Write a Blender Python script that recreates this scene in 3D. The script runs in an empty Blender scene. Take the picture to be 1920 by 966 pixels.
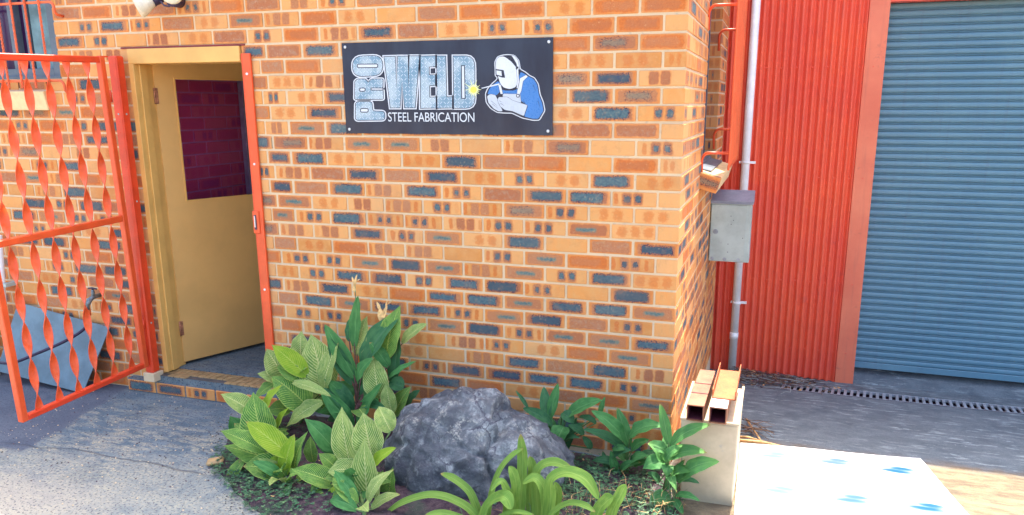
import bpy, bmesh, math, random
from mathutils import Vector, Matrix, noise as mnoise
random.seed(7)
PI = math.pi
S = bpy.context.scene
COL = S.collection

# ---------------------------------------------------------------- camera
CAMP = [0.46147, -3.92015, 1.89501, -0.31035, 0.22948, 0.00132, 1439.76, 35.04295, 49.22811]
def cam_axes():
    a, b, c = CAMP[3:6]
    f = Vector((math.sin(a)*math.cos(b), math.cos(a)*math.cos(b), -math.sin(b)))
    r = Vector((math.cos(a), -math.sin(a), 0.0)); d = f.cross(r)
    return math.cos(c)*r + math.sin(c)*d, -math.sin(c)*r + math.cos(c)*d, f
CR, CD, CF = cam_axes()
CP = Vector(CAMP[:3])
cam = bpy.data.cameras.new('camera')
camo = bpy.data.objects.new('camera', cam)
COL.objects.link(camo)
mw = Matrix.Identity(4)
for i in range(3):
    mw[i][0] = CR[i]; mw[i][1] = -CD[i]; mw[i][2] = -CF[i]; mw[i][3] = CP[i]
camo.matrix_world = mw
cam.sensor_width = 36.0
cam.lens = CAMP[6]/1920*36
cam.shift_x = -CAMP[7]/1920
cam.shift_y = CAMP[8]/1920
cam.clip_end = 500
cam.clip_start = 0.05
S.camera = camo

# ---------------------------------------------------------------- sky, sun, exposure
SUN_EL = math.radians(64)
SUN_AZ = math.atan2(0.10, 1.0)          # towards the sun: mostly +Y (behind the building), a little +X
w = bpy.data.worlds.new("World"); S.world = w; w.use_nodes = True
wn = w.node_tree; bg = wn.nodes['Background']
sky = wn.nodes.new('ShaderNodeTexSky'); sky.sky_type = 'NISHITA'; sky.sun_disc = False
sky.sun_elevation = SUN_EL; sky.sun_rotation = SUN_AZ
sky.air_density = 0.9; sky.dust_density = 4.5; sky.ozone_density = 1.0
wn.links.new(sky.outputs[0], bg.inputs[0]); bg.inputs[1].default_value = 0.13
sl = bpy.data.lights.new('sun', 'SUN'); sl.energy = 2.4; sl.angle = math.radians(0.5); sl.color = (1.0, 0.93, 0.82)
so = bpy.data.objects.new('sun', sl); COL.objects.link(so)
to_sun = Vector((math.sin(SUN_AZ)*math.cos(SUN_EL), math.cos(SUN_AZ)*math.cos(SUN_EL), math.sin(SUN_EL)))
so.rotation_euler = to_sun.to_track_quat('Z', 'Y').to_euler(); so.location = (0, 0, 20)
S.view_settings.view_transform = 'Standard'; S.view_settings.look = 'None'
S.view_settings.exposure = 2.55; S.view_settings.gamma = 1.0

# ---------------------------------------------------------------- helpers
def ray(x, y):
    return CR*((x-960-CAMP[7])/CAMP[6]) + CD*((y-483-CAMP[8])/CAMP[6]) + CF
def at(x, y, Y):                       # the point of the plane Y that shows at photo pixel x, y
    d = ray(x, y); return CP + d*((Y-CP.y)/d.y)
SL = 0.44/3.25
def gz(Y):                             # the drive falls gently towards the shed
    return 0.0 if Y < -0.4 else (-SL*(Y+0.4) if Y < 2.85 else -0.44)
def gxy(X, Y): return gz(Y)*min(1.0, max(0.0, X+1.0))

def tag(o, label=None, cat=None, group=None, kind=None):
    if label: o['label'] = label
    if cat: o['category'] = cat
    if group: o['group'] = group
    if kind: o['kind'] = kind
    return o
def empty(name, loc, label, cat, group=None, rz=0.0):
    o = bpy.data.objects.new(name, None); COL.objects.link(o)
    o.location = loc; o.rotation_euler = (0, 0, rz); o.empty_display_size = 0.1
    return tag(o, label, cat, group)

class MB:
    """collects shapes, builds one mesh object"""
    def __init__(s): s.v = []; s.f = []; s.uv = []; s.mi = []; s.sm = []; s.seed = []
    def face(s, pts, uv=None, mi=0, smooth=False, seed=0.0):
        n = len(s.v); s.v += [tuple(p) for p in pts]
        s.f.append(tuple(range(n, n+len(pts)))); s.uv.append(uv or [(0, 0)]*len(pts)); s.mi.append(mi); s.sm.append(smooth); s.seed.append(seed)
    def box(s, a, b, M=None, mi=0, bev=0.0, seed=0.0, uvc=None, uvs=1.0):
        x0, y0, z0 = a; x1, y1, z1 = b
        cx, cy, cz = uvc or ((x0+x1)/2, (y0+y1)/2, (z0+z1)/2)
        def P(x, y, z):
            p = Vector((x, y, z)); return M @ p if M else p
        def F(q, ax):
            if ax == 'x': uv = [((p[1]-cy)*uvs, p[2]-cz) for p in q]
            elif ax == 'y': uv = [((p[0]-cx)*uvs, p[2]-cz) for p in q]
            else: uv = [((p[0]-cx)*uvs, p[1]-cy) for p in q]
            s.face([P(*p) for p in q], uv, mi, False, seed)
        e = bev
        if e <= 0:
            F([(x0,y0,z0),(x1,y0,z0),(x1,y0,z1),(x0,y0,z1)], 'y'); F([(x1,y1,z0),(x0,y1,z0),(x0,y1,z1),(x1,y1,z1)], 'y')
            F([(x0,y1,z0),(x0,y0,z0),(x0,y0,z1),(x0,y1,z1)], 'x'); F([(x1,y0,z0),(x1,y1,z0),(x1,y1,z1),(x1,y0,z1)], 'x')
            F([(x0,y0,z1),(x1,y0,z1),(x1,y1,z1),(x0,y1,z1)], 'z'); F([(x0,y1,z0),(x1,y1,z0),(x1,y0,z0),(x0,y0,z0)], 'z')
            return
        F([(x0+e,y0,z0+e),(x1-e,y0,z0+e),(x1-e,y0,z1-e),(x0+e,y0,z1-e)], 'y'); F([(x1-e,y1,z0+e),(x0+e,y1,z0+e),(x0+e,y1,z1-e),(x1-e,y1,z1-e)], 'y')
        F([(x0,y1-e,z0+e),(x0,y0+e,z0+e),(x0,y0+e,z1-e),(x0,y1-e,z1-e)], 'x'); F([(x1,y0+e,z0+e),(x1,y1-e,z0+e),(x1,y1-e,z1-e),(x1,y0+e,z1-e)], 'x')
        F([(x0+e,y0+e,z1),(x1-e,y0+e,z1),(x1-e,y1-e,z1),(x0+e,y1-e,z1)], 'z'); F([(x0+e,y1-e,z0),(x1-e,y1-e,z0),(x1-e,y0+e,z0),(x0+e,y0+e,z0)], 'z')
        # edges
        for (ya, yb, yi) in ((y0, y0+e, 1), (y1, y1-e, -1)):
            F([(x0+e,ya,z1-e),(x1-e,ya,z1-e),(x1-e,yb,z1),(x0+e,yb,z1)][::yi], 'y'); F([(x0+e,yb,z0),(x1-e,yb,z0),(x1-e,ya,z0+e),(x0+e,ya,z0+e)][::yi], 'y')
            F([(x0,yb,z0+e),(x0+e,ya,z0+e),(x0+e,ya,z1-e),(x0,yb,z1-e)][::yi], 'y'); F([(x1-e,ya,z0+e),(x1,yb,z0+e),(x1,yb,z1-e),(x1-e,ya,z1-e)][::yi], 'y')
            F([(x0+e,ya,z0+e),(x0,yb,z0+e),(x0+e,yb,z0)][::yi], 'y'); F([(x1-e,ya,z0+e),(x1-e,yb,z0),(x1,yb,z0+e)][::yi], 'y')
            F([(x0+e,ya,z1-e),(x0+e,yb,z1),(x0,yb,z1-e)][::yi], 'y'); F([(x1-e,ya,z1-e),(x1,yb,z1-e),(x1-e,yb,z1)][::yi], 'y')
        for (xa, xb, xi) in ((x0, x0+e, -1), (x1, x1-e, 1)):
            F([(xa,y0+e,z1-e),(xa,y1-e,z1-e),(xb,y1-e,z1),(xb,y0+e,z1)][::xi], 'x'); F([(xb,y0+e,z0),(xb,y1-e,z0),(xa,y1-e,z0+e),(xa,y0+e,z0+e)][::xi], 'x')
    def tube(s, pts, r, n=8, mi=0, cap=True, smooth=True):
        pts = [Vector(p) for p in pts]; rs = r if isinstance(r, (list, tuple)) else [r]*len(pts)
        rings = []; prev = None
        for i, p in enumerate(pts):
            t = (pts[min(i+1, len(pts)-1)]-pts[max(i-1, 0)]).normalized()
            if prev is None: a = t.orthogonal().normalized()
            else: a = (prev - t*prev.dot(t)).normalized()
            prev = a; b = t.cross(a)
            rings.append([p+(a*math.cos(2*PI*k/n)+b*math.sin(2*PI*k/n))*rs[i] for k in range(n)])
        base = len(s.v)
        for rg in rings: s.v += [tuple(p) for p in rg]
        for i in range(len(rings)-1):
            for k in range(n):
                k2 = (k+1) % n
                s.f.append((base+i*n+k, base+i*n+k2, base+(i+1)*n+k2, base+(i+1)*n+k)); s.uv.append([(0, 0)]*4); s.mi.append(mi); s.sm.append(smooth); s.seed.append(0.0)
        if cap:
            s.f.append(tuple(base+k for k in range(n))[::-1]); s.uv.append([(0, 0)]*n); s.mi.append(mi); s.sm.append(False); s.seed.append(0.0)
            s.f.append(tuple(base+(len(rings)-1)*n+k for k in range(n))); s.uv.append([(0, 0)]*n); s.mi.append(mi); s.sm.append(False); s.seed.append(0.0)
    def grid(s, fn, nu, nv, mi=0, smooth=True):
        base = len(s.v)
        for j in range(nv+1):
            for i in range(nu+1): s.v.append(tuple(fn(i/nu, j/nv)))
        for j in range(nv):
            for i in range(nu):
                a = base+j*(nu+1)+i
                s.f.append((a, a+1, a+nu+2, a+nu+1)); s.uv.append([(i/nu, j/nv), ((i+1)/nu, j/nv), ((i+1)/nu, (j+1)/nv), (i/nu, (j+1)/nv)]); s.mi.append(mi); s.sm.append(smooth); s.seed.append(0.0)
    def prism(s, poly, T, t0, t1, mi=0):
        """poly: 2D outline; T(x, y, h) -> point; extruded from t0 to t1"""
        n = len(poly)
        s.face([T(x, y, t1) for x, y in poly], mi=mi); s.face([T(x, y, t0) for x, y in poly][::-1], mi=mi)
        for i in range(n):
            (xa, ya), (xb, yb) = poly[i], poly[(i+1) % n]
            s.face([T(xa, ya, t0), T(xb, yb, t0), T(xb, yb, t1), T(xa, ya, t1)], mi=mi)
    def mesh(s, name, mats):
        me = bpy.data.meshes.new(name); me.from_pydata(s.v, [], s.f)
        for m in (mats if isinstance(mats, (list, tuple)) else [mats]): me.materials.append(m)
        uvl = me.uv_layers.new(name='UVMap'); flat = [c for f in s.uv for p in f for c in p]
        uvl.data.foreach_set('uv', flat)
        me.polygons.foreach_set('material_index', s.mi); me.polygons.foreach_set('use_smooth', s.sm)
        if any(s.seed):
            at_ = me.attributes.new('seed', 'FLOAT', 'FACE'); at_.data.foreach_set('value', s.seed)
        me.update(); return me
    def build(s, name, mats, parent=None, fix=False):
        me = s.mesh(name, mats)
        if fix:
            bm = bmesh.new(); bm.from_mesh(me); bmesh.ops.remove_doubles(bm, verts=bm.verts, dist=1e-5); bmesh.ops.recalc_face_normals(bm, faces=bm.faces); bm.to_mesh(me); bm.free()
        return link(name, me, parent)
def link(name, me, parent=None):
    o = bpy.data.objects.new(name, me); COL.objects.link(o)
    if parent is not None: o.parent = parent
    return o

# ---------------------------------------------------------------- material nodes
class NT:
    def __init__(s, name):
        s.mat = bpy.data.materials.new(name); s.mat.use_nodes = True; s.t = s.mat.node_tree
        s.b = s.t.nodes['Principled BSDF']; s.b.inputs['Roughness'].default_value = 0.8
    def n(s, ty, **kw):
        nd = s.t.nodes.new(ty)
        for k, v in kw.items(): setattr(nd, k, v)
        return nd
    def put(s, sock, v):
        if isinstance(v, bpy.types.NodeSocket): s.t.links.new(v, sock)
        elif isinstance(v, (tuple, list)) and len(v) == 3 and sock.type == 'RGBA': sock.default_value = (*v, 1)
        else: sock.default_value = v
    def m(s, op, a, b=None, c=None, clamp=False):
        nd = s.n('ShaderNodeMath', operation=op); nd.use_clamp = clamp
        for i, v in enumerate((a, b, c)):
            if v is not None: s.put(nd.inputs[i], v)
        return nd.outputs[0]
    def vec(s, x, y, z=0.0):
        nd = s.n('ShaderNodeCombineXYZ')
        for i, v in enumerate((x, y, z)): s.put(nd.inputs[i], v)
        return nd.outputs[0]
    def noise(s, v, scale, detail=2.0, rough=0.5, dist=0.0):
        nd = s.n('ShaderNodeTexNoise'); s.put(nd.inputs['Vector'], v); nd.inputs['Scale'].default_value = scale
        nd.inputs['Detail'].default_value = detail; nd.inputs['Roughness'].default_value = rough; nd.inputs['Distortion'].default_value = dist
        return nd.outputs[0]
    def voro(s, v, scale, feature='F1', rnd=1.0):
        nd = s.n('ShaderNodeTexVoronoi', feature=feature); s.put(nd.inputs['Vector'], v); nd.inputs['Scale'].default_value = scale
        nd.inputs['Randomness'].default_value = rnd
        return nd.outputs['Distance']
    def ss(s, v, a, b, o0=0.0, o1=1.0):
        nd = s.n('ShaderNodeMapRange', interpolation_type='SMOOTHSTEP'); s.put(nd.inputs[0], v)
        for i, q in enumerate((a, b, o0, o1)): s.put(nd.inputs[i+1], q)
        return nd.outputs[0]
    def mix(s, f, a, b, mode='MIX'):
        nd = s.n('ShaderNodeMix', data_type='RGBA', blend_type=mode); s.put(nd.inputs[0], f); s.put(nd.inputs[6], a); s.put(nd.inputs[7], b)
        return nd.outputs[2]
    def obj(s): return s.n('ShaderNodeTexCoord').outputs['Object']
    def pos(s): return s.n('ShaderNodeNewGeometry').outputs['Position']
    def sep(s, v):
        nd = s.n('ShaderNodeSeparateXYZ'); s.put(nd.inputs[0], v); return nd.outputs[0], nd.outputs[1], nd.outputs[2]
    def bump(s, h, strength=0.3, dist=0.002):
        nd = s.n('ShaderNodeBump'); nd.inputs['Strength'].default_value = strength; nd.inputs['Distance'].default_value = dist
        s.put(nd.inputs['Height'], h); s.t.links.new(nd.outputs[0], s.b.inputs['Normal'])
    def col(s, c): s.put(s.b.inputs['Base Color'], c)
    def rough(s, r): s.put(s.b.inputs['Roughness'], r)
    def metal(s, r): s.put(s.b.inputs['Metallic'], r)
    def seed(s):
        oi = s.n('ShaderNodeObjectInfo').outputs['Random']; at_ = s.n('ShaderNodeAttribute', attribute_name='seed').outputs['Fac']
        return s.m('FRACT', s.m('ADD', oi, at_))

def simple(name, c, rough=0.6, metal=0.0, var=0.12, scale=14.0, bump=0.0, dirt=None, spec=None):
    """paint or plain material with uneven tone, faint wear and fine relief"""
    q = NT(name); p = q.pos()
    n1 = q.noise(p, scale, 5, 0.6); n2 = q.noise(p, scale*9, 3, 0.6)
    dark = tuple(v*(1-var*1.6) for v in c); lite = tuple(min(1, v*(1+var)) for v in c)
    base = q.mix(q.ss(n1, 0.3, 0.7), dark, lite)
    if dirt: base = q.mix(q.ss(q.noise(p, scale*2.3, 6, 0.7), 0.58, 0.75), base, dirt)
    q.col(base); q.rough(q.ss(n2, 0.2, 0.8, max(0.05, rough-0.1), min(1, rough+0.12))); q.metal(metal)
    if bump: q.bump(n2, bump, 0.002)
    if spec is not None: q.b.inputs['Specular IOR Level'].default_value = spec
    return q.mat

M = {}
MORTAR_C = (0.66, 0.47, 0.26)
def brick_mat(kind, dark=False):
    q = NT('brick_'+kind+('_indoor_shade' if dark else ''))
    uv = q.n('ShaderNodeUVMap').outputs[0]; u, v, _ = q.sep(uv); sd = q.seed()
    s2 = q.m('FRACT', q.m('MULTIPLY', sd, 13.37)); s3 = q.m('FRACT', q.m('MULTIPLY', sd, 71.9)); s4 = q.m('FRACT', q.m('MULTIPLY', sd, 191.3))
    P = q.vec(u, v, q.m('MULTIPLY', sd, 40.0))
    flip = q.m('SUBTRACT', q.m('MULTIPLY', q.m('GREATER_THAN', s3, 0.5), 2.0), 1.0)
    u = q.m('MULTIPLY', u, flip)
    wa = q.noise(P, 24, 3, 0.6); wb = q.noise(q.vec(v, u, q.m('MULTIPLY', sd, 77.0)), 20, 3, 0.6)
    u = q.m('ADD', u, q.m('MULTIPLY', q.m('SUBTRACT', wa, .5), .020)); v = q.m('ADD', v, q.m('MULTIPLY', q.m('SUBTRACT', wb, .5), .014))
    nb = q.noise(P, 18, 3, 0.55); nf = q.noise(P, 330, 2, 0.6); nm = q.noise(P, 95, 3, 0.6); nr = q.noise(P, 40, 4, 0.6)
    cream = q.mix(s2, (0.76, 0.315, 0.085), (0.78, 0.39, 0.15))
    cream = q.mix(q.ss(s4, 0.55, 1.0, 0.0, 0.8), cream, (0.60, 0.235, 0.06))
    base = q.mix(q.ss(nb, 0.35, 0.75, 0.0, 0.6), cream, (0.70, 0.37, 0.14))
    rust = q.mix(q.ss(nf, 0.4, 0.62), (0.44, 0.150, 0.062), (0.54, 0.25, 0.12))
    rust = q.mix(q.ss(s2, 0.3, 1.0, 0, 0.6), rust, (0.37, 0.105, 0.045))
    orange = q.mix(q.ss(nm, 0.3, 0.7), (0.66, 0.18, 0.035), (0.56, 0.14, 0.03))
    blue = q.mix(q.ss(nm, 0.35, 0.65), (0.045, 0.105, 0.140), (0.10, 0.180, 0.190))
    blue = q.mix(q.ss(s4, 0.3, 0.9, 0, 0.8), blue, (0.045, 0.078, 0.105))
    teal = q.mix(q.ss(nm, 0.3, 0.7), (0.10, 0.19, 0.16), (0.17, 0.24, 0.18))
    navy = (0.024, 0.018, 0.050)
    ox = q.m('MULTIPLY', q.m('SUBTRACT', s2, 0.5), 0.03)
    def rbox(cx, cz, hx, hz, rag, ragn=None, r=0.012):
        dx = q.m('SUBTRACT', q.m('ABSOLUTE', q.m('SUBTRACT', u, cx)), hx-r); dz = q.m('SUBTRACT', q.m('ABSOLUTE', q.m('SUBTRACT', v, cz)), hz-r)
        d = q.m('SUBTRACT', q.m('SQRT', q.m('ADD', q.m('POWER', q.m('MAXIMUM', dx, 0.0), 2.0), q.m('POWER', q.m('MAXIMUM', dz, 0.0), 2.0))), r)
        d = q.m('ADD', d, q.m('MINIMUM', q.m('MAXIMUM', dx, dz), 0.0))
        return q.m('ADD', d, q.m('MULTIPLY', q.m('SUBTRACT', ragn if ragn is not None else nr, 0.5), rag))
    def layer(c, d, colr, soft, amt=1.0): return q.mix(q.ss(d, soft, -soft, 0.0, amt), c, colr)
    def specks(c, d, near, thr=0.60):
        band = q.ss(q.m('ABSOLUTE', d), near, near*0.4)
        return q.mix(q.m('MULTIPLY', band, q.ss(q.noise(P, 210, 2, 0.55), thr, thr+0.05)), c, navy)
    ragf = q.noise(P, 190, 3, 0.6)
    c = base
    if kind in 'BGRFD':
        ho = {'B': .101, 'G': .103, 'R': .105, 'F': .104, 'D': .104}[kind]
        c = q.mix(q.ss(rbox(0, 0, ho+.008, .037, .012), .006, -.006, 0, .55), c, orange)
        d1 = rbox(0, 0, ho-.004, .0285, .020)
        c = layer(c, d1, orange if kind == 'F' else rust, .004, .95)
        if kind == 'F': c = layer(c, rbox(ox, 0, .08, .02, .03), rust, .01, .55)
        if kind in 'RFD':
            c = q.mix(q.m('MULTIPLY', q.ss(d1, 0, -.006), q.ss(q.noise(P, 260, 2, .6), .6, .66, 0, .55 if kind != 'F' else .2)), c, (0.10, 0.04, 0.06))
        if kind == 'R': c = q.mix(q.m('MULTIPLY', q.ss(d1, 0, -.006), q.ss(nr, .45, .7, 0, .5)), c, (0.42, 0.28, 0.19))
        if kind == 'D':
            d2 = rbox(ox, .001, .06, .015, .05, ragf); c = layer(c, d2, teal, .006, .55); c = specks(c, d2, .017, .54)
        if kind == 'B':
            d2 = q.m('ADD', rbox(q.m('MULTIPLY', ox, .7), 0, .084, .0245, .040, ragf), q.m('MULTIPLY', s3, .009)); c = specks(c, d2, .012, .47); c = layer(c, d2, blue, .0022, .97)
            c = q.mix(q.m('MULTIPLY', q.ss(d2, 0, -.004), q.m('MULTIPLY', q.ss(s3, .3, .8), q.ss(q.noise(P, 160, 2, .6), .56, .62, 0, .7))), c, (0.03, 0.035, 0.12))
        if kind == 'G':
            d2 = rbox(ox, 0, .055, .011, .022, nm); c = layer(c, d2, teal, .009, .9); c = layer(c, rbox(ox, 0, .04, .006, .02, nm), blue, .006, .6)
    if kind in 'ST':
        for k, (cx, on) in enumerate(((-.03, 1), (.028, 1), (.086, 0), (-.088, 0))):
            cxx = q.m('ADD', q.m('MULTIPLY', ox, 1.4), cx)
            if on:
                d1 = rbox(cxx, 0, .023, .031, .010); c = q.mix(q.ss(rbox(cxx, 0, .028, .035, .012), .004, -.004, 0, .5), c, orange)
                c = layer(c, d1, rust, .003, .92)
                c = q.mix(q.m('MULTIPLY', q.ss(d1, 0, -.006), q.ss(q.noise(P, 230, 2, .6), .6, .65, 0, .5)), c, navy)
                if kind == 'S':
                    d2 = q.m('ADD', rbox(cxx, 0, .0160, .0190, .026, ragf), q.m('MULTIPLY', s3, .006)); c = specks(c, d2, .006, .52); c = layer(c, d2, blue, .002, .95)
            else:
                c = q.mix(q.m('MULTIPLY', q.ss(rbox(cxx, 0, .012, .030, .01), .004, -.004, 0, .8), q.ss(s4 if k == 2 else s3, .4, .6)), c, orange)
    if kind in 'OU':
        for cx in ((-.035, .04) if kind == 'O' else (-.07, 0.0, .07)):
            cxx = q.m('ADD', q.m('MULTIPLY', ox, 1.5), cx)
            c = layer(c, rbox(cxx, 0, .024, .028, .045, nm, .02), orange, .008, .62)
    # kiln grain, tiny pits
    c = q.mix(q.ss(nf, .62, .72, 0, .25), c, (0.25, 0.12, 0.06)); c = q.mix(q.ss(q.noise(P, 14, 6, .75), .5, .75, 0, .38), c, (0.46, 0.22, 0.09)); c = q.mix(q.ss(q.noise(P, 60, 5, .7), .58, .72, 0, .35), c, (0.80, 0.52, 0.26))
    c = q.mix(q.m('MULTIPLY', q.ss(q.noise(q.pos(), 2.2, 5, .65), .45, .75), .22), c, (0.34, 0.26, 0.20))
    if dark: c = q.mix(.6, c, (0.90, 0.07, 0.40))  # purple shade of the dim room mixed into the brick colour
    q.col(c); q.rough(0.82); q.b.inputs['Specular IOR Level'].default_value = 0.25
    q.bump(q.m('ADD', q.m('MULTIPLY', nf, .5), nm), .35, .0018)
    return q.mat
for k in 'BGRFDSTOUP': M[k] = brick_mat(k)
for k in 'BFSOP': M['i'+k] = brick_mat(k, True)

def mortar_mat(name, c, c2):
    q = NT(name); p = q.pos(); n1 = q.noise(p, 6, 5, .6); n2 = q.noise(p, 240, 3, .7); n3 = q.noise(p, 30, 4, .6)
    x = q.mix(q.ss(n1, .35, .7), c, c2); x = q.mix(q.ss(n3, .55, .75, 0, .5), x, (0.42, 0.36, 0.28)); x = q.mix(q.ss(n2, .6, .7, 0, .4), x, (0.35, 0.27, 0.18))
    q.col(x); q.rough(.95); q.bump(n2, .8, .003); return q.mat
M['mortar'] = mortar_mat('mortar', (0.76, 0.57, 0.35), (0.68, 0.53, 0.35))
M['mortar_in'] = mortar_mat('mortar_indoor_shade', (0.80, 0.34, 0.66), (0.65, 0.28, 0.55))  # violet shade of the room put into the mortar too

def concrete_mat():
    q = NT('worn_concrete'); p = q.pos(); X, Y, Z = q.sep(p)
    big = q.noise(p, 1.1, 5, .62); mid = q.noise(p, 5.5, 6, .68, .4); fine = q.noise(p, 60, 4, .7); grit = q.noise(p, 170, 2, .6)
    str_ = q.noise(q.vec(q.m('MULTIPLY', X, 1.0), q.m('MULTIPLY', Y, 3.2), Z), 6.5, 6, .7, .5)
    # left pavement: coarse pale topping worn in patches over blue-grey cement
    blueg = q.mix(q.ss(mid, .35, .7), (0.095, 0.138, 0.168), (0.155, 0.20, 0.225)); pale = q.mix(q.ss(fine, .4, .6), (0.37, 0.345, 0.255), (0.22, 0.24, 0.225))
    patch = q.ss(q.m('ADD', q.m('MULTIPLY', str_, .7), q.m('MULTIPLY', big, .35)), .48, .60)
    front = q.ss(q.m('ADD', q.m('ADD', Y, q.m('MULTIPLY', q.m('SUBTRACT', big, .5), .5)), q.m('MULTIPLY', q.m('SUBTRACT', X, -3.3), -.06)), -.78, -1.0)
    pm = q.m('MAXIMUM', q.m('MULTIPLY', patch, q.ss(q.m('ADD', Y, q.m('MULTIPLY', mid, .4)), .15, -.35, .25, 1.0)), q.m('MULTIPLY', front, q.ss(q.m('ADD', mid, q.m('MULTIPLY', fine, .3)), .50, .72, .25, .85)))
    c = q.mix(pm, blueg, pale)
    warm = q.m('MULTIPLY', q.ss(X, -2.2, -3.0), q.ss(Y, -1.05, -1.35)); c = q.mix(q.m('MULTIPLY', warm, .55), c, (0.40, 0.35, 0.27))
    # smooth darker slab beside the gate: left of a line in plan
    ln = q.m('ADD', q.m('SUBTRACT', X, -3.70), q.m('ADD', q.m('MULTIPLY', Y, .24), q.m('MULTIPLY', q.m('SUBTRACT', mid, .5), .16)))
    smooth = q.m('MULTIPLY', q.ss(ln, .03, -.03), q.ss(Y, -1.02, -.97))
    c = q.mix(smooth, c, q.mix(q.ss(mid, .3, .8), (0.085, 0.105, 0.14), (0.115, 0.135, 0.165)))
    # right: drive, smoother violet-grey with pale scuffs, warm sunlit tone painted in front of the shadow edge
    rdark = q.mix(q.ss(mid, .3, .7), (0.088, 0.112, 0.132), (0.138, 0.172, 0.192)); scuff = q.ss(str_, .53, .64)
    rc = q.mix(q.m('MULTIPLY', scuff, q.ss(big, .38, .58, .2, .9)), rdark, (0.29, 0.35, 0.36))
    rc = q.mix(q.ss(q.m('ADD', Y, q.m('MULTIPLY', mid, .3)), 1.0, .78), rc, q.mix(q.ss(str_, .4, .62), (0.20, 0.150, 0.088), (0.11, 0.080, 0.048)))
    c = q.mix(q.ss(X, -.2, .1), c, rc)
    # pits and grit
    c = q.mix(q.m('MULTIPLY', q.ss(q.noise(p, 85, 2, .5), .58, .63, 0, .85), q.ss(X, .1, -.2, .25, 1.0)), c, (0.05, 0.055, 0.08))
    c = q.mix(q.ss(q.noise(p, 120, 3, .7), .40, .60, 0, .30), c, q.mix(1.0, c, (1.7, 1.7, 1.6), 'MULTIPLY'))
    c = q.mix(q.m('MULTIPLY', q.ss(q.noise(p, 2.1, 6, .7), .52, .62), .45), c, q.mix(1.0, c, (0.52, 0.58, 0.66), 'MULTIPLY'))
    c = q.mix(q.ss(grit, .66, .74, 0, .35), c, (0.5, 0.48, 0.44))
    # the crooked joint between two pours
    jn = q.m('ABSOLUTE', q.m('ADD', q.m('ADD', Y, .885), q.m('ADD', q.m('MULTIPLY', q.m('SUBTRACT', q.noise(p, 3.3, 3, .6), .5), .11), q.m('MULTIPLY', q.m('ADD', X, 2.9), q.m('MULTIPLY', q.m('ADD', X, 2.9), .10)))))
    jm = q.m('MULTIPLY', q.ss(jn, .012, .003), q.m('MULTIPLY', q.ss(X, -2.25, -2.35), q.ss(X, -3.75, -3.6)))
    c = q.mix(q.m('MULTIPLY', jm, q.ss(mid, .3, .7, .25, .75)), c, (0.06, 0.07, 0.09))
    q.col(c); q.rough(.9)
    h = q.m('ADD', q.m('MULTIPLY', fine, .8), q.m('SUBTRACT', q.m('MULTIPLY', mid, 1.2), q.m('MULTIPLY', jm, 1.5)))
    q.bump(h, .7, .006); return q.mat
M['concrete'] = concrete_mat()

def leaf_mat(name, g1, g2, stripe, amt, freq, bright=None, back=None):
    q = NT(name); uv = q.n('ShaderNodeUVMap').outputs[0]; u, v, _ = q.sep(uv); sd = q.seed()
    s = q.m('MULTIPLY', q.m('SUBTRACT', u, .5), 2.0); a = q.m('ABSOLUTE', s)
    P = q.vec(u, v, q.m('MULTIPLY', sd, 30)); n1 = q.noise(P, 5, 3, .6); n2 = q.noise(P, 28, 3, .6)
    lat = q.m('SUBTRACT', v, q.m('MULTIPLY', q.m('POWER', a, 1.15), .40))
    wv = q.m('SINE', q.m('ADD', q.m('MULTIPLY', lat, freq), q.m('MULTIPLY', n1, 2.2)))
    if 'strap' in name: wv = q.m('SINE', q.m('ADD', q.m('MULTIPLY', a, 34.0), q.m('MULTIPLY', n1, 1.5)))
    g = q.mix(q.ss(n1, .35, .65), g1, g2); g = q.mix(q.ss(sd, .2, .9, 0, .35), g, tuple(x*.6 for x in g1))
    line = q.m('MULTIPLY', q.ss(wv, .0, .9), q.ss(n2, .3, .6, .35, 1.0))
    c = q.mix(q.m('MULTIPLY', line, amt), g, stripe)
    c = q.mix(q.m('MULTIPLY', q.ss(n1, .5, .8), q.ss(a, .3, .9, 0, amt*.5)), c, stripe)
    c = q.mix(q.ss(a, .055, .02, 0, .75), c, stripe); c = q.mix(q.ss(a, .93, .99, 0, .7 if amt > .4 else .35), c, stripe)
    if bright: c = q.mix(q.ss(v, .55, 1.0, 0, .5), c, bright)  # sunlit tips painted into the leaf colour
    c = q.mix(q.ss(n2, .66, .74, 0, .4), c, (0.30, 0.22, 0.07)); c = q.mix(q.m('MULTIPLY', q.ss(v, .90, 1.0), q.ss(sd, .5, .6, 0, .8)), c, (0.42, 0.27, 0.10))
    q.col(c); q.rough(.5); q.b.inputs['Specular IOR Level'].default_value = .18
    q.bump(wv, .25, .003)
    tr = q.n('ShaderNodeBsdfTranslucent'); q.put(tr.inputs[0], c); mx = q.n('ShaderNodeMixShader'); mx.inputs[0].default_value = .3
    q.t.links.new(q.b.outputs[0], mx.inputs[1]); q.t.links.new(tr.outputs[0], mx.inputs[2])
    q.t.links.new(mx.outputs[0], q.t.nodes['Material Output'].inputs[0]); return q.mat
M['var'] = leaf_mat('striped_leaf', (0.055, 0.21, 0.045), (0.12, 0.32, 0.05), (0.55, 0.66, 0.16), .80, 104)
M['varpale'] = leaf_mat('pale_striped_leaf', (0.15, 0.31, 0.06), (0.32, 0.46, 0.10), (0.72, 0.72, 0.30), .85, 96)
M['varlime'] = leaf_mat('lime_striped_leaf', (0.24, 0.44, 0.02), (0.38, 0.54, 0.03), (0.50, 0.58, 0.12), .6, 80)
M['canna'] = leaf_mat('green_leaf', (0.06, 0.22, 0.06), (0.11, 0.32, 0.09), (0.19, 0.40, 0.14), .22, 150)
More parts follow.
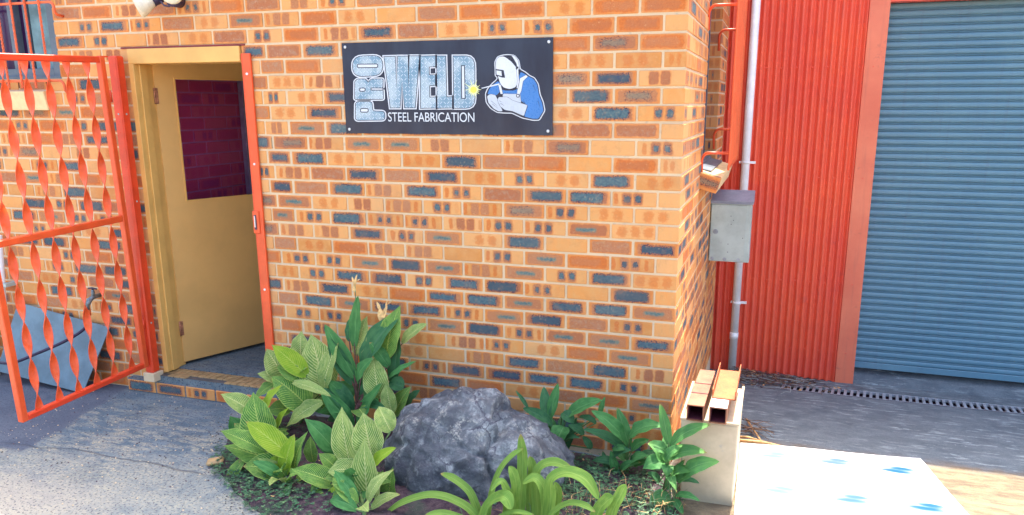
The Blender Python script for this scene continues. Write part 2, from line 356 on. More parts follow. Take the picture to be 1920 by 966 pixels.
M['dark'] = leaf_mat('dark_green_leaf', (0.045, 0.165, 0.065), (0.08, 0.23, 0.085), (0.11, 0.22, 0.12), .2, 140)
M['midg'] = leaf_mat('mid_green_leaf', (0.07, 0.22, 0.065), (0.11, 0.30, 0.08), (0.20, 0.38, 0.13), .22, 140, (0.16, 0.36, 0.07))
M['strap'] = leaf_mat('strap_leaf', (0.17, 0.34, 0.055), (0.27, 0.44, 0.075), (0.36, 0.52, 0.12), .38, 30)
M['stem'] = simple('plant_stem', (0.12, 0.20, 0.06), .6, var=.3, scale=20)
M['stem_red'] = simple('reddish_stem', (0.16, 0.07, 0.06), .6, var=.3, scale=20)
M['petal'] = simple('withered_petal', (0.72, 0.45, 0.18), .7, var=.3, scale=40)

M['red'] = simple('red_gate_paint', (0.78, 0.062, 0.018), .35, var=.08, scale=9)
M['red_bar'] = simple('orange_red_paint', (0.84, 0.105, 0.026), .36, var=.08, scale=9)
M['orange_paint'] = simple('orange_grille_paint', (0.80, 0.14, 0.04), .4, var=.08, scale=9)
M['darkred'] = simple('dark_red_lintel', (0.25, 0.03, 0.03), .6)
M['yellow'] = simple('mustard_door_paint', (0.76, 0.42, 0.135), .45, var=.05, scale=3, bump=.1)
M['yellow_fr'] = simple('yellow_frame_paint', (0.80, 0.45, 0.125), .45, var=.06, scale=6, bump=.1)
M['hinge'] = simple('painted_hinge', (0.42, 0.16, 0.08), .5, var=.3, scale=60)
def sheet_steel(name, c, c2, dirt, rough):
    q = NT(name); p = q.pos(); X, Y, Z = q.sep(p); st = q.noise(q.vec(q.m('MULTIPLY', X, 26), Y, q.m('MULTIPLY', Z, 1.3)), 1, 5, .65); n = q.noise(p, 2.2, 5, .6); f = q.noise(p, 90, 3, .7)
    k = q.mix(q.ss(n, .3, .7), c, c2); k = q.mix(q.ss(st, .50, .72, 0, .35), k, dirt); k = q.mix(q.ss(q.noise(p, 9, 6, .75), .60, .70, 0, .4), k, dirt); k = q.mix(q.ss(f, .66, .72, 0, .3), k, dirt)
    q.col(k); q.rough(q.ss(n, .3, .7, rough-.08, rough+.12)); q.bump(q.noise(p, 5, 2, .5), .25, .02); return q.mat
M['shed'] = sheet_steel('red_sheet_steel', (0.90, 0.135, 0.06), (0.82, 0.105, 0.06), (0.58, 0.10, 0.08), .42)
M['flash'] = sheet_steel('red_flashing', (0.86, 0.23, 0.115), (0.76, 0.17, 0.09), (0.52, 0.14, 0.09), .5)
M['blue'] = sheet_steel('blue_roller_slat', (0.115, 0.245, 0.325), (0.14, 0.275, 0.345), (0.12, 0.18, 0.24), .4)
M['white'] = simple('white_plastic_pipe', (0.88, 0.87, 0.84), .4, var=.06, scale=10)
M['galv'] = simple('galvanised_steel', (0.42, 0.49, 0.46), .5, .1, .10, 7, dirt=(0.33, 0.38, 0.38))
M['galvtop'] = simple('galvanised_hood_shaded', (0.22, 0.24, 0.30), .5, .1, .1, 10)  # darker violet copy of the case steel, shade painted into the hood
M['zinc'] = simple('zinc_sheet', (0.15, 0.225, 0.265), .6, .05, .14, 7, dirt=(0.11, 0.165, 0.20))
M['brass'] = simple('old_tap_metal', (0.20, 0.26, 0.28), .4, .6, .3, 60)
M['hose'] = simple('black_hose', (0.03, 0.015, 0.05), .5)
M['hose_fit'] = simple('orange_hose_fitting', (0.8, 0.16, 0.04), .4)
M['winframe'] = simple('blue_grey_window_frame', (0.12, 0.16, 0.20), .5, var=.1)
M['curtain'] = simple('teal_window_blind', (0.16, 0.27, 0.30), .8, var=.25, scale=6)
M['cream'] = simple('cream_sill_brick', (0.80, 0.58, 0.30), .8, var=.08, scale=20, bump=.3)
M['beige'] = simple('beige_steel_box', (0.50, 0.40, 0.265), .6, var=.14, scale=4, dirt=(0.32, 0.29, 0.25), bump=.2)
M['rustpaint'] = simple('red_oxide_steel', (0.26, 0.095, 0.045), .6, var=.25, scale=11, dirt=(0.17, 0.065, 0.045))
M['oxide'] = simple('orange_primer_steel', (0.42, 0.10, 0.02), .6, var=.2, scale=11, dirt=(0.26, 0.07, 0.03))
M['tube_dark'] = simple('dark_tube_steel', (0.12, 0.02, 0.035), .7)
M['lamp'] = simple('frosted_lamp_glass', (0.78, 0.70, 0.52), .25, var=.08, scale=30)
M['black'] = simple('black_fitting', (0.05, 0.035, 0.07), .5)
M['twig'] = simple('dry_twig', (0.22, 0.13, 0.08), .9, var=.5, scale=30)
M['twig_pale'] = simple('pale_timber_stick', (0.55, 0.33, 0.14), .9, var=.3, scale=30)
M['litter'] = simple('leaf_litter', (0.12, 0.075, 0.09), .95, var=.6, scale=60)
M['grate'] = simple('drain_grate_steel', (0.34, 0.38, 0.42), .5, .2, .2, 20)
M['grout'] = simple('dark_grout', (0.11, 0.10, 0.09), .9)
M['pit'] = simple('drain_pit', (0.05, 0.02, 0.04), .9)
M['tile'] = simple('tan_mosaic_tile', (0.42, 0.27, 0.12), .6, var=.18, scale=18, bump=.2)
M['screw'] = simple('white_screw', (0.75, 0.75, 0.75), .35, .2)
M['rail_floor'] = simple('indoor_wall_paint', (0.72, 0.66, 0.70), .9)
M['cover'] = simple('clover_leaf', (0.042, 0.135, 0.06), .6, var=.5, scale=25)
M['grass'] = simple('grass_blade', (0.12, 0.24, 0.10), .6, var=.4, scale=25)
M['innerstrip'] = simple('blue_grey_panel', (0.55, 0.70, 0.85), .5)
M['roof'] = simple('roof_sheet', (0.35, 0.33, 0.32), .6)

def glass_mat():
    q = NT('door_glass'); q.col((0.9, 0.86, 0.92)); q.rough(.02)
    t = q.n('ShaderNodeBsdfTransparent'); q.put(t.inputs[0], (0.95, 0.85, 0.95)); g = q.n('ShaderNodeBsdfGlossy'); g.inputs['Roughness'].default_value = .03
    fr = q.n('ShaderNodeFresnel'); fr.inputs[0].default_value = 1.45; mx = q.n('ShaderNodeMixShader')
    q.t.links.new(fr.outputs[0], mx.inputs[0]); q.t.links.new(t.outputs[0], mx.inputs[1]); q.t.links.new(g.outputs[0], mx.inputs[2])
    q.t.links.new(mx.outputs[0], q.t.nodes['Material Output'].inputs[0]); return q.mat
M['glass'] = glass_mat()
q = NT('dark_window_glass'); q.col((0.04, 0.012, 0.06)); q.rough(.12); M['winglass'] = q.mat

def soil_mat():
    q = NT('garden_soil'); p = q.pos(); n = q.noise(p, 26, 6, .7); f = q.noise(p, 130, 3, .7)
    c = q.mix(q.ss(n, .35, .65), (0.045, 0.022, 0.04), (0.12, 0.075, 0.085)); c = q.mix(q.ss(q.noise(p, 5, 4, .6), .5, .62, 0, .6), c, (0.05, 0.09, 0.06)); c = q.mix(q.ss(f, .62, .7, 0, .7), c, (0.28, 0.22, 0.2))
    q.col(c); q.rough(.97); q.bump(q.m('ADD', n, f), 1.0, .012); return q.mat
M['soil'] = soil_mat()

def rock_mat():
    q = NT('lichen_rock'); p = q.pos(); n1 = q.noise(p, 5, 6, .65, .6); n2 = q.noise(p, 22, 5, .7); n3 = q.noise(p, 90, 3, .7); cx = q.vec(q.m('ADD', q.sep(p)[0], q.m('MULTIPLY', n2, .10)), q.sep(p)[1], q.m('ADD', q.m('MULTIPLY', q.sep(p)[2], 1.8), q.m('MULTIPLY', n1, .25))); v = q.voro(cx, 4.2, 'DISTANCE_TO_EDGE')
    _, _, Z = q.sep(p)
    c = q.mix(q.ss(n1, .35, .65), (0.062, 0.066, 0.078), (0.155, 0.165, 0.172)); c = q.mix(q.ss(n2, .5, .72, 0, .7), c, (0.25, 0.26, 0.26))
    c = q.mix(q.m('MULTIPLY', q.ss(n1, .50, .62, 0, .85), q.ss(n2, .42, .60)), c, (0.36, 0.375, 0.365)); c = q.mix(q.m('MULTIPLY', q.ss(q.noise(p, 4.5, 6, .75), .57, .64), q.ss(n3, .40, .60, 0, .85)), c, (0.44, 0.42, 0.36))
    c = q.mix(q.m('MULTIPLY', q.ss(v, .030, .006), q.ss(n1, .40, .6, 0, .7)), c, (0.03, 0.02, 0.045)); c = q.mix(q.ss(n3, .6, .7, 0, .5), c, (0.04, 0.03, 0.06))
    q.col(c); q.rough(.9); q.bump(q.m('ADD', q.m('MULTIPLY', n2, 1.3), q.m('MULTIPLY', n3, .4)), .9, .012); return q.mat
M['rock'] = rock_mat()

# ---------------------------------------------------------------- the ground
m = MB()
ys = [-60, -20, -8, -4, -2.4, -1.6, -1.2, -.8, -.4, 0, .4, .8, 1.2, 1.6, 2.0, 2.32, 2.57, 2.85, 6, 20, 60]
xs = [-60, -20, -10, -6, -4, -3, -2, -1, 0, .6, 1, 2, 3.4, 6, 12, 25, 60]
for i in range(len(xs)-1):
    for j in range(len(ys)-1):
        if ys[j] == 2.32 and xs[i] >= .6 and xs[i+1] <= 3.4: continue        # the drain channel
        m.face([(xs[i], ys[j], gxy(xs[i], ys[j])), (xs[i+1], ys[j], gxy(xs[i+1], ys[j])), (xs[i+1], ys[j+1], gxy(xs[i+1], ys[j+1])), (xs[i], ys[j+1], gxy(xs[i], ys[j+1]))])
tag(m.build('ground', M['concrete']), 'worn concrete pavement and drive in front of the brick building', kind='structure')

# ---------------------------------------------------------------- brick walls
NROW = 36
def ztop(r): return (27-(r-1))*.086-.006
def zbot(r): return (27-r)*.086+.006
ROWS = {-1: "TSSBFRRRSTRFSRTFR", 0: "FFOFFRPOFTGORSBSP", 1: "PFFSSORBTFSROTPSB", 2: "FDFxxxxxBRB...TP", 3: "OOUOxxxxPFRP", 4: "TBDxxxxxTUR", 5: "PDBOxxxxBOSP", 6: "SBOxxxxxBOR",
 7: "PRRDxxxxBGTP", 8: "SPDTPTGGTDB", 9: "OFPFRBUOOBBP", 10: "OBOSOBRBRTS", 11: "PSBBRSBTBRBP", 12: "OOSDTSTTOGD", 13: "PUGSSTSSBSGP", 14: "BRPBOGSBTTD", 15: "PSFGSPTTFORP",
 16: "UBSGTGBGSSF", 17: "PBPSBBSBBSOP", 18: "GBBGBBFOBTB", 19: "PSRBGSBBGBRP", 20: "BGGSBGSOSSF", 21: "PGFOSTOOSSFP", 22: "TBRBTPOSTBO", 23: "PSBBBBSBOSBP", 24: "GFROFBFRSBT",
 25: "PSTOPSTBFSOP", 26: "OTBFSBRTOFB", 27: "PBRSFTOBSRFP"}
LEFT = {1: "", 2: "PTPFOR", 3: "PFFSOR", 4: "PBPRSO", 5: "RSSFTB", 6: "DFGDBF", 7: "BSFSFRT", 8: "RBTFTSP", 9: "OTPDSBR", 10: "PPBSPBF", 11: "OFTGRSB", 12: "DPBTPFS", 13: "RBSBPRB", 14: "SSSGBPF",
 15: "BOSSPBR", 16: "RBPBBFS", 17: "TFSPTBR", 18: "BBBSPDF", 19: "BRSORBS", 20: "SGRBPFB", 21: "BSORFBT", 22: "BBPSRTB", 23: "SBTRBFP", 24: "BFSBRTO", 25: "RBSFBTP", 26: "BTRFSBO", 27: "BFRBSTO"}
rr = random.Random(3)
def rtype(r, low=False): return rr.choice('BBBFFRRGSSTTDOP' if r > 20 else 'PPOOFFRRBBGSSTTDU')
DOOR_L, DOOR_R = -3.385, -2.565
DOOR_B, DOOR_T = .0, 2.236
WIN_R, WIN_B = -3.95, 2.064
bricks = []          # x0, x1, row, type, x of the full brick centre
for r in range(-9, 28):
    z = zbot(r)
    for i in range(0, 27):
        if r % 2 == 0: a, b = -.24*i-(.229 if i == 0 else .2285), -.24*i-(.0015 if i else 0)
        else: a, b = (-.1095, 0) if i == 0 else (-.24*i-.109, -.24*i+.119)
        s = ROWS.get(r, '')
        t = s[i] if i < len(s) and s[i] not in 'x.' else rtype(r)
        if b < -3.40 and (r >= 2):
            k = (i-14) if r % 2 == 0 else (i-15)
            if k < 0: k = 0
            L = LEFT.get(r, ''); t = L[k] if k < len(L) else rtype(r)
        segs = [(a, b)]
        if r > 1 and b > DOOR_L and a < DOOR_R:      # doorway
            segs = []
            if b > DOOR_R: segs.append((max(a, DOOR_R+.005), b))
            if a < DOOR_L: segs.append((a, min(b, DOOR_L)))
        if r % 2 and r > 1 and i == 10: segs = [(-2.435, -2.285)]
        if r % 2 and r > 1 and i == 11: segs = [(-2.56, -2.445)]
        if z > WIN_B-.02 and -5.6 < b and a < WIN_R:                       # upper left window
            segs = [(max(p, WIN_R), q) for p, q in segs if q > WIN_R]
        for p, q in segs:
            if q-p > .015: bricks.append((p, q, r, t))
def dist(b): return (Vector(((b[0]+b[1])/2, 0, zbot(b[2])+.038))-CP).length
vis = [b for b in bricks if -1 <= b[2] <= 27 and b[0] > -4.9]
# those fully behind the sign show nothing
vis = [b for b in vis if not (b[0] > -1.90 and b[1] < -.66 and 2 <= b[2] <= 6)]
vis.sort(key=dist)
solo = set(id(b) for b in vis[:300])
wall = empty('brick_wall', (-2, 0, 0), 'long front wall of orange, rust and blue-grey speckled bricks behind the sign and the garden', 'brick wall')
W0 = Vector((-2, 0, 0))
def wbox(mb, b, z0, z1, seed=0.0, off=(0, 0, 0)):
    p, q, r, t = b
    full = (-.11 if r % 2 else -.23)
    dpt = .11
    if q == 0: dpt = .23 if r % 2 else .11
    jy = rr.uniform(-.0012, .0016)
    sc = .23/(q-p) if (q-p) < .16 else 1.0
    mb.box((p-off[0], jy-off[1], z0-off[2]), (q-off[0], dpt-off[1], z1-off[2]), bev=.0032, seed=seed, uvs=sc, mi=mb.cur)
allk = 'BGRFDSTOUP'
stuff = MB(); stuff.cur = 0; cache = {}
for b in bricks:
    z0, z1 = zbot(b[2]), ztop(b[2])
    if id(b) in solo:
        # alike bricks share a mesh: keyed by width, depth and type
        dpt = (.23 if b[2] % 2 else .11) if b[1] == 0 else .11
        key = (round(b[1]-b[0], 3), dpt, b[3])
        if key not in cache:
            mb = MB(); wd = b[1]-b[0]; sc = .23/wd if wd < .16 else 1.0
            mb.box((-wd/2, 0, 0), (wd/2, dpt, .074), bev=.0032, uvs=sc); cache[key] = mb.mesh('brick', M[b[3]])
        o = link('brick', cache[key], wall); o.location = ((b[0]+b[1])/2-W0.x+rr.uniform(-.001, .001), rr.uniform(-.0028, .0024), z0+rr.uniform(-.0012, .0012))
        o.rotation_euler = (0, rr.uniform(-.004, .004), rr.uniform(-.004, .004))
    else:
        stuff.cur = allk.index(b[3]); wbox(stuff, b, z0, z1, rr.uniform(.01, .99), W0)
tag(stuff.build('brick', [M[k] for k in allk], wall), kind='stuff')
mb = MB(); y0, y1 = .0045, .105
for (xa, xb, za, zb) in ((DOOR_R+.003, -.0045, -.1, DOOR_T-.003), (WIN_R+.004, -.0045, DOOR_T-.003, 3.1), (-6.6, DOOR_L-.003, -.1, WIN_B-.06), (-6.6, -5.6, WIN_B-.06, 3.1), (WIN_R+.004, DOOR_L-.003, WIN_B-.06, DOOR_T-.003)):
    mb.box((xa+2, y0, za), (xb+2, y1, zb))
mb.build('mortar', M['mortar'], wall)

# side wall, running back along x = 0
side = empty('brick_wall', (0, 1.4, 0), 'brick side wall running back from the corner towards the red shed', 'brick wall')
SW_END, WY0, WY1, WZ0 = 2.80, 1.10, 2.13, 1.47
sb = []
for r in range(-9, 31):
    for i in range(0, 13):
        if r % 2: a, b = .24*i, .24*i+.23
        else: a, b = .24*i-.12, .24*i+.11
        if i == 0: continue                       # the quoin bricks belong to the front wall
        b = min(b, SW_END); a = max(a, .12 if r % 2 == 0 else .24)
        segs = [(a, b)]
        if zbot(r) > WZ0-.02:
            segs = [(p, min(q, WY0)) for p, q in segs if p < WY0] + [(max(p, WY1), q) for p, q in segs if q > WY1]
        for p, q in segs:
            if q-p > .02: sb.append((p, q, r, rr.choice('PPOFFRRBBGSSTTDO')))
sv = [b for b in sb if -1 <= b[2] and b[0] < 1.3 or (b[0] >= 2.1 and -1 <= b[2] < 9)]
sv.sort(key=lambda b: (Vector((0, (b[0]+b[1])/2, zbot(b[2])))-CP).length)
solo = set(id(b) for b in sv[:300]); st = MB(); cache = {}
for b in sb:
    z0, z1 = zbot(b[2]), ztop(b[2])
    if id(b) in solo:
        key = (round(b[1]-b[0], 3), b[3])
        if key not in cache:
            mb = MB(); wd = b[1]-b[0]; mb.box((-.11, -wd/2, 0), (0, wd/2, .074), bev=.0032, uvs=.23/wd if wd < .16 else 1); cache[key] = mb.mesh('brick', M[b[3]])
        o = link('brick', cache[key], side); o.location = (rr.uniform(-.002, .0015), (b[0]+b[1])/2-1.4, z0)
    else:
        j = rr.uniform(-.002, .0015); st.box((-.11+j, b[0]-1.4, z0), (j, b[1]-1.4, z1), bev=.0032, seed=rr.uniform(.01, .99), mi=allk.index(b[3]), uvs=.23/(b[1]-b[0]) if b[1]-b[0] < .16 else 1)
tag(st.build('brick', [M[k] for k in allk], side), kind='stuff')
mb = MB()
mb.box((-.105, .108-1.4, -.6), (-.0045, SW_END-1.4-.003, WZ0-.01)); mb.box((-.105, .108-1.4, WZ0-.01), (-.0045, WY0-1.4-.004, 3.1)); mb.box((-.105, WY1-1.4+.004, WZ0-.01), (-.0045, SW_END-1.4-.003, 3.1))
mb.build('mortar', M['mortar'], side)

# roof over the brick part, soffit flush with the wall line
mb = MB(); mb.box((-6.6, .002, 3.11), (.0, 2.84, 3.2)); tag(mb.build('flat_roof', M['roof']), 'flat metal roof resting on top of the brick office, above the frame', 'roof')

# ---------------------------------------------------------------- entrance: step, tiles, floor, indoor wall
mb = MB(); mb.box((-3.62, .118, -.05), (-.115, 2.78, .145)); tag(mb.build('indoor_floor', M['concrete']), kind='structure')
mb = MB(); mb.box((-3.62, .115, 2.42), (-.115, 2.78, 2.5)); tag(mb.build('ceiling', M['rail_floor']), kind='structure')
mb = MB(); mb.box((-3.7, 2.76, -.4), (-.12, 2.84, 3.1)); tag(mb.build('back_wall', M['rail_floor']), kind='structure')
mb = MB(); mb.box((-1.6, .115, .147), (-1.5, 2.76, 2.42)); tag(mb.build('partition_wall', M['rail_floor']), kind='structure')
step = empty('doorstep', (-3.0, -.04, 0), 'low brick doorstep edged with small tan tiles under the open yellow door', 'doorstep')
ED = -.055
x = -3.66; kinds = 'BSBFFTB'; k = 0
while x < -2.45:
    x1 = x+.23; mb = MB(); mb.box((x+3.0, ED+.04, .004), (x1+3.0, .0+.035, .080), bev=.004); o = mb.build('brick', M['BBSFFTB'[k % 7]], step); o.location.z = 0; x = x1+.01; k += 1
mb = MB(); mb.box((-.66, ED+.046, -.03), (.56, .045, .088)); mb.box((-.43, ED+.05, .088), (.56, .158, .130)); mb.build('mortar', M['concrete'], step)
mb = MB(); mb.box((-.43, ED+.052, .1302), (.555, .135, .1325)); mb.build('grout', M['grout'], step)
mb0 = MB(); mb0.box((-.022, -.022, 0), (.022, .022, .009), bev=.002); tm = mb0.mesh('tile', M['tile'])
nt = 0
for r in range(3):
    for i in range(19):
        xx = -3.40+.05*i
        if xx > -2.50: break
        if r == 0 and (i in (5, 6, 7, 8, 9, 10) or i < 2): continue       # tiles missing along the front edge
        o = link('tile', tm, step); o.location = (xx+3.0, ED+.06+.028+.05*r-.02, .130+rr.uniform(0, .001)); o.rotation_euler = (rr.uniform(-.02, .02), rr.uniform(-.02, .02), rr.uniform(-.03, .03))
mb = MB(); mb.box((-.435, .14, .1), (.56, .24, .1465)); mb.build('threshold', M['concrete'], step)

iw = empty('indoor_brick_wall', (-3.5, 1.4, 0), 'brick wall inside with purple shade in its colour, seen through the glass of the yellow door', 'brick wall')
cache = {}
for r in range(2, 26):
    for i in range(12):
        a = .15+.24*i-(.12 if r % 2 else 0); b = min(a+.23, 2.75); a = max(a, .15)
        if b-a < .04: continue
        key = (round(b-a, 3), rr.choice('BFSOFP'))
        if key not in cache:
            mb = MB(); wd = b-a; mb.box((-.1, -wd/2, 0), (0, wd/2, .076), bev=.0032); cache[key] = mb.mesh('brick', M['i'+key[1]])
        o = link('brick', cache[key], iw); o.location = (0, (a+b)/2-1.4, zbot(r))
mb = MB(); mb.box((-.1, .115-1.4, .147), (-.006, 2.76-1.4, 2.42)); mb.build('mortar', M['mortar_in'], iw)
mb = MB(); mb.box((-3.497, 1.13, .15), (-3.455, 1.20, 2.3), bev=.004); tag(mb.build('conduit_cover', M['innerstrip']), 'pale blue-grey vertical strip on the shade-tinted wall behind the door glass', 'wall strip')

# ---------------------------------------------------------------- door frame and open door
fr = empty('door_frame', (-3.0, 0, .15), 'yellow painted steel frame around the open doorway', 'door frame')
def part(name, boxes, mat, par, bev=.002, off=None):
    mb = MB(); o_ = par.location if off is None else Vector(off)
    for a, b in boxes: mb.box(tuple(Vector(a)-o_), tuple(Vector(b)-o_), bev=bev)
    return mb.build(name, mat, par)
part('jamb', [((-3.384, -.012, .148), (-3.348, .03, 2.14)), ((-3.380, .0302, .148), (-3.340, .085, 2.14)), ((-3.384, .0853, .148), (-3.352, .16, 2.14))], M['yellow_fr'], fr)
part('jamb', [((-2.567, -.002, .148), (-2.5632, .16, 2.14))], M['yellow_fr'], fr)
part('head', [((-3.384, -.012, 2.1402), (-2.567, .03, 2.228)), ((-3.378, .0302, 2.1402), (-2.568, .16, 2.20))], M['yellow_fr'], fr)
mb = MB(); mb.box((-.45, -.006, 0), (.45, .004, .007)); mb.box((-.45, -.004, .0072), (.45, .1, .0095))
ln = mb.build('lintel', M['darkred']); ln.location = (-2.985, 0, 2.2295); tag(ln, 'thin dark red steel lintel strip above the yellow door frame', 'lintel')

ang = math.atan2(.56, .245)
door = empty('door', (-3.349, .137, .16), 'mustard yellow door with a tall glass pane, standing open into the building', 'door', rz=ang)
def dbox(name, boxes, mat, par=None, bev=.002):
    mb = MB()
    for a, b in boxes: mb.box(a, b, bev=bev)
    return mb.build(name, mat, par or door)
T = .036
dbox('door_leaf', [((.005, 0, .01), (.13, T, 2.02)), ((.1301, 0, .01), (.70, T, 1.105)), ((.1301, 0, 1.905), (.70, T, 2.02)), ((.7001, 0, .01), (.82, T, 2.02))], M['yellow'], bev=.0)
dbox('glass_pane', [((.132, .015, 1.107), (.698, .020, 1.903))], M['glass'], bev=0)
dbox('glazing_bead', [((.130, -.004, 1.105), (.139, .012, 1.905)), ((.691, -.004, 1.105), (.70, .012, 1.905)), ((.139, -.004, 1.105), (.691, .012, 1.114)), ((.139, -.004, 1.896), (.691, .012, 1.905))], M['yellow_fr'], bev=0)
for z in (1.74, .20):
    mb = MB(); mb.tube([(-.002, -.006, z), (-.002, -.006, z+.1)], .006, 8); mb.box((.0, -.0035, z), (.022, -.0005, z+.1)); mb.build('hinge', M['hinge'], door)

# ---------------------------------------------------------------- security gate, its post and the lock post
post = empty('gate_post', (-3.425, -.055, .15), 'red square steel post carrying the open security gate, left of the yellow frame', 'post')
part('post', [((-3.462, -.09, .16), (-3.397, -.025, 2.185))], M['red'], post, .008)
part('base_plate', [((-3.475, -.10, .1), (-3.385, -.012, .16))], M['mortar'], post, .004)
for z in (1.84, 1.30, .50):
    mb = MB(); mb.tube([(.028, -.002, z-.15), (.0295, -.002, z-.15)], .006, 8); mb.build('bolt', M['galv'], post)
mb = MB(); mb.tube([(.0, -.036, 1.69), (.0, -.0375, 1.69)], .006, 8); mb.build('bolt', M['galv'], post)
gate = empty('security_gate', (-3.43, -.1, .212), 'orange-red security gate of twisted bars, swung open at the left of the doorway', 'gate', rz=-PI/2)
gate.rotation_euler = (0, .028, -PI/2)
# in the gate's own frame x runs outwards from the hinge side
GW, GH = .915, 1.965
def gb(name, a, b, bev=.004, mat='red'): mb = MB(); mb.box(a, b, bev=bev); return mb.build(name, M[mat], gate)
gb('stile', (.0, -.019, .0), (.038, .019, GH), mat='red_bar'); gb('stile', (GW-.038, -.019, .0), (GW, .019, GH), mat='red_bar')
gb('rail', (.0382, -.019, 0), (GW-.0382, .019, .032)); gb('rail', (.0382, -.019, GH-.036), (GW-.0382, .019, GH)); gb('rail', (.0382, -.019, .975), (GW-.0382, .019, 1.012), mat='red_bar')
def ribbon(z0, z1, x, y=0.0, w_=.044, pitch=.212, ph=0.0, t=.004):
    mb = MB(); n = max(8, int((z1-z0)/.010)); base = None
    rings = []
    for i in range(n+1):
        z = z0+(z1-z0)*i/n; a = ph+PI*(z-z0)/pitch; c, s = math.cos(a), math.sin(a)
        rings.append([(x+c*p-s*q_, y+s*p+c*q_, z) for p, q_ in ((-w_/2, -t/2), (0, -t/2-.001), (w_/2, -t/2), (w_/2, t/2), (0, t/2+.001), (-w_/2, t/2))])
    for rg in rings: mb.v += rg
    for i in range(n):
        for k in range(6):
            k2 = (k+1) % 6; mb.f.append((i*6+k, i*6+k2, (i+1)*6+k2, (i+1)*6+k)); mb.uv.append([(0, 0)]*4); mb.mi.append(0); mb.sm.append(False); mb.seed.append(0.0)
    return mb
low = ribbon(.032, .975, 0, ph=2.73); lm = low.mesh('twisted_bar', M['red_bar']); up = ribbon(1.012, GH-.036, 0, ph=1.086); um = up.mesh('twisted_bar', M['red_bar'])
for i in range(6):
    xx = .134+.1335*i-.01
    for me in (lm, um):
        o = link('twisted_bar', me, gate); o.location = (xx+rr.uniform(-.003, .003), 0, 0); o.rotation_euler = (0, 0, rr.uniform(-.16, .16))
for z in (.25, 1.70):
    mb = MB(); mb.tube([(-.006, .012, z), (-.006, .012, z+.07)], .009, 8); mb.build('hinge', M['red'], gate)
mb = MB(); mb.box((-.03, -.012, GH-.004), (.03, .012, GH+.004)); mb.build('top_hinge_plate', M['red'], gate)
lock = empty('lock_post', (-2.53, -.015, .1), 'flat orange-red steel post with a lock slot on the right side of the doorway', 'post')
part('bar', [((-2.548, -.018, .05), (-2.492, -.003, 2.185))], M['red_bar'], lock, .002)
part('return_flange', [((-2.554, -.016, .05), (-2.5482, .004, 2.185))], M['red'], lock, .0)
for z in (2.07, 1.55, .78):
    mb = MB(); mb.tube([(.010, -.003, z-.1), (.010, -.007, z-.1)], .0075, 10); mb.build('bolt', M['screw'], lock)
part('lock_plate', [((-2.562, -.026, 1.13), (-2.515, -.0182, 1.27))], M['red_bar'], lock, .004)
part('lock_slot', [((-2.549, -.0285, 1.155), (-2.533, -.0262, 1.245))], M['black'], lock, .001); part('latch', [((-2.544, -.036, 1.17), (-2.538, -.0287, 1.24))], M['screw'], lock, .001)

# ---------------------------------------------------------------- upper left window, grille, sill
win = empty('window', (-4.6, .06, 2.07), 'dark window with blue-grey frame and teal blind at upper left', 'window')
part('frame', [((-4.02, .02, 2.07), (-3.953, .10, 3.1)), ((-5.6, .02, 2.066), (-4.0203, .10, 2.125)), ((-4.36, .03, 2.1252), (-4.32, .09, 3.1)), ((-4.24, .04, 2.1252), (-4.215, .09, 3.1)), ((-5.6, .005, 2.06), (-3.953, .0198, 2.078))], M['winframe'], win)
part('blind', [((-4.2, .055, 2.126), (-4.021, .08, 3.1))], M['curtain'], win, 0)
part('glass_pane', [((-5.6, .085, 2.126), (-4.021, .092, 3.1))], M['winglass'], win, 0)
mb = MB(); mb.box((-5.6, .0, 3.1-.004), (-3.95, .1, 3.1)); 
gr = empty('window_grille', (-4.6, -.06, 2.1), 'orange security grille of thin twisted rods in front of the upper left window', 'window grille')
def bent(z):
    pts = [(-5.5, -.06, z), (-3.895, -.06, z)]
    for k in range(1, 7):
        a = k/6*PI/2; pts.append((-3.895+.035*math.sin(a), -.06, z-.035*(1-math.cos(a))))
    pts += [(-3.860, -.058, z-.060), (-3.860, -.045, z-.075), (-3.860, .0, z-.080)]
    return [Vector(p)-gr.location for p in pts]
for z in (2.515, 2.045):
    mb = MB(); mb.tube(bent(z), .0085, 10); mb.build('rail', M['orange_paint'], gr)
for i in range(9):
    mb = ribbon(-.10, .95, 0, w_=.012, pitch=.05, t=.010); o = mb.build('rod', M['orange_paint'], gr); o.location = (-3.965-.115*i+4.6, -.012, 0)
sill = empty('window_sill', (-4.6, -.02, 1.87), 'sloping row of cream bricks under the upper left window', 'window sill')
for i in range(10):
    mb = MB(); mb.box((-.0725, -.045, -.06), (.0725, .12, .06), bev=.004); o = mb.build('brick', M['cream'], sill); o.location = (-4.10-.156*i+4.6, .0, .058); o.rotation_euler = (.16, 0, 0)
mb = MB(); mb.box((-1.0, -.026, -.003), (.57, .10, .118), M=Matrix.Rotation(.16, 4, 'X')); mb.build('mortar', M['mortar'], sill)

# ---------------------------------------------------------------- side window, sill, grille
swn = empty('window', (-.08, 1.6, 1.5), 'narrow recessed window in the side wall behind the orange grille', 'window')
part('frame', [((-.10, WY0+.002, WZ0), (-.004, WY0+.035, 3.1)), ((-.10, WY1-.03, WZ0), (-.085, WY1-.002, 3.1)), ((-.10, WY0+.0352, WZ0), (-.03, WY1-.0302, WZ0+.045))], M['winframe'], swn)
part('glass_pane', [((-.098, WY0+.036, WZ0+.046), (-.09, WY1-.031, 3.1))], M['winglass'], swn, 0)
ssl = empty('window_sill', (.04, 1.5, 1.42), 'cream brick-on-edge sill jutting from the side wall above the grey meter box', 'window sill')
for i in range(14):
    mb = MB(); mb.box((-.06, -.036, -.05), (.075, .036, .05), bev=.004); o = mb.build('brick', M['cream' if i else 'D'], ssl); o.location = (.0, -.48+.084*i, 0.0); o.rotation_euler = (0, .28, 0)
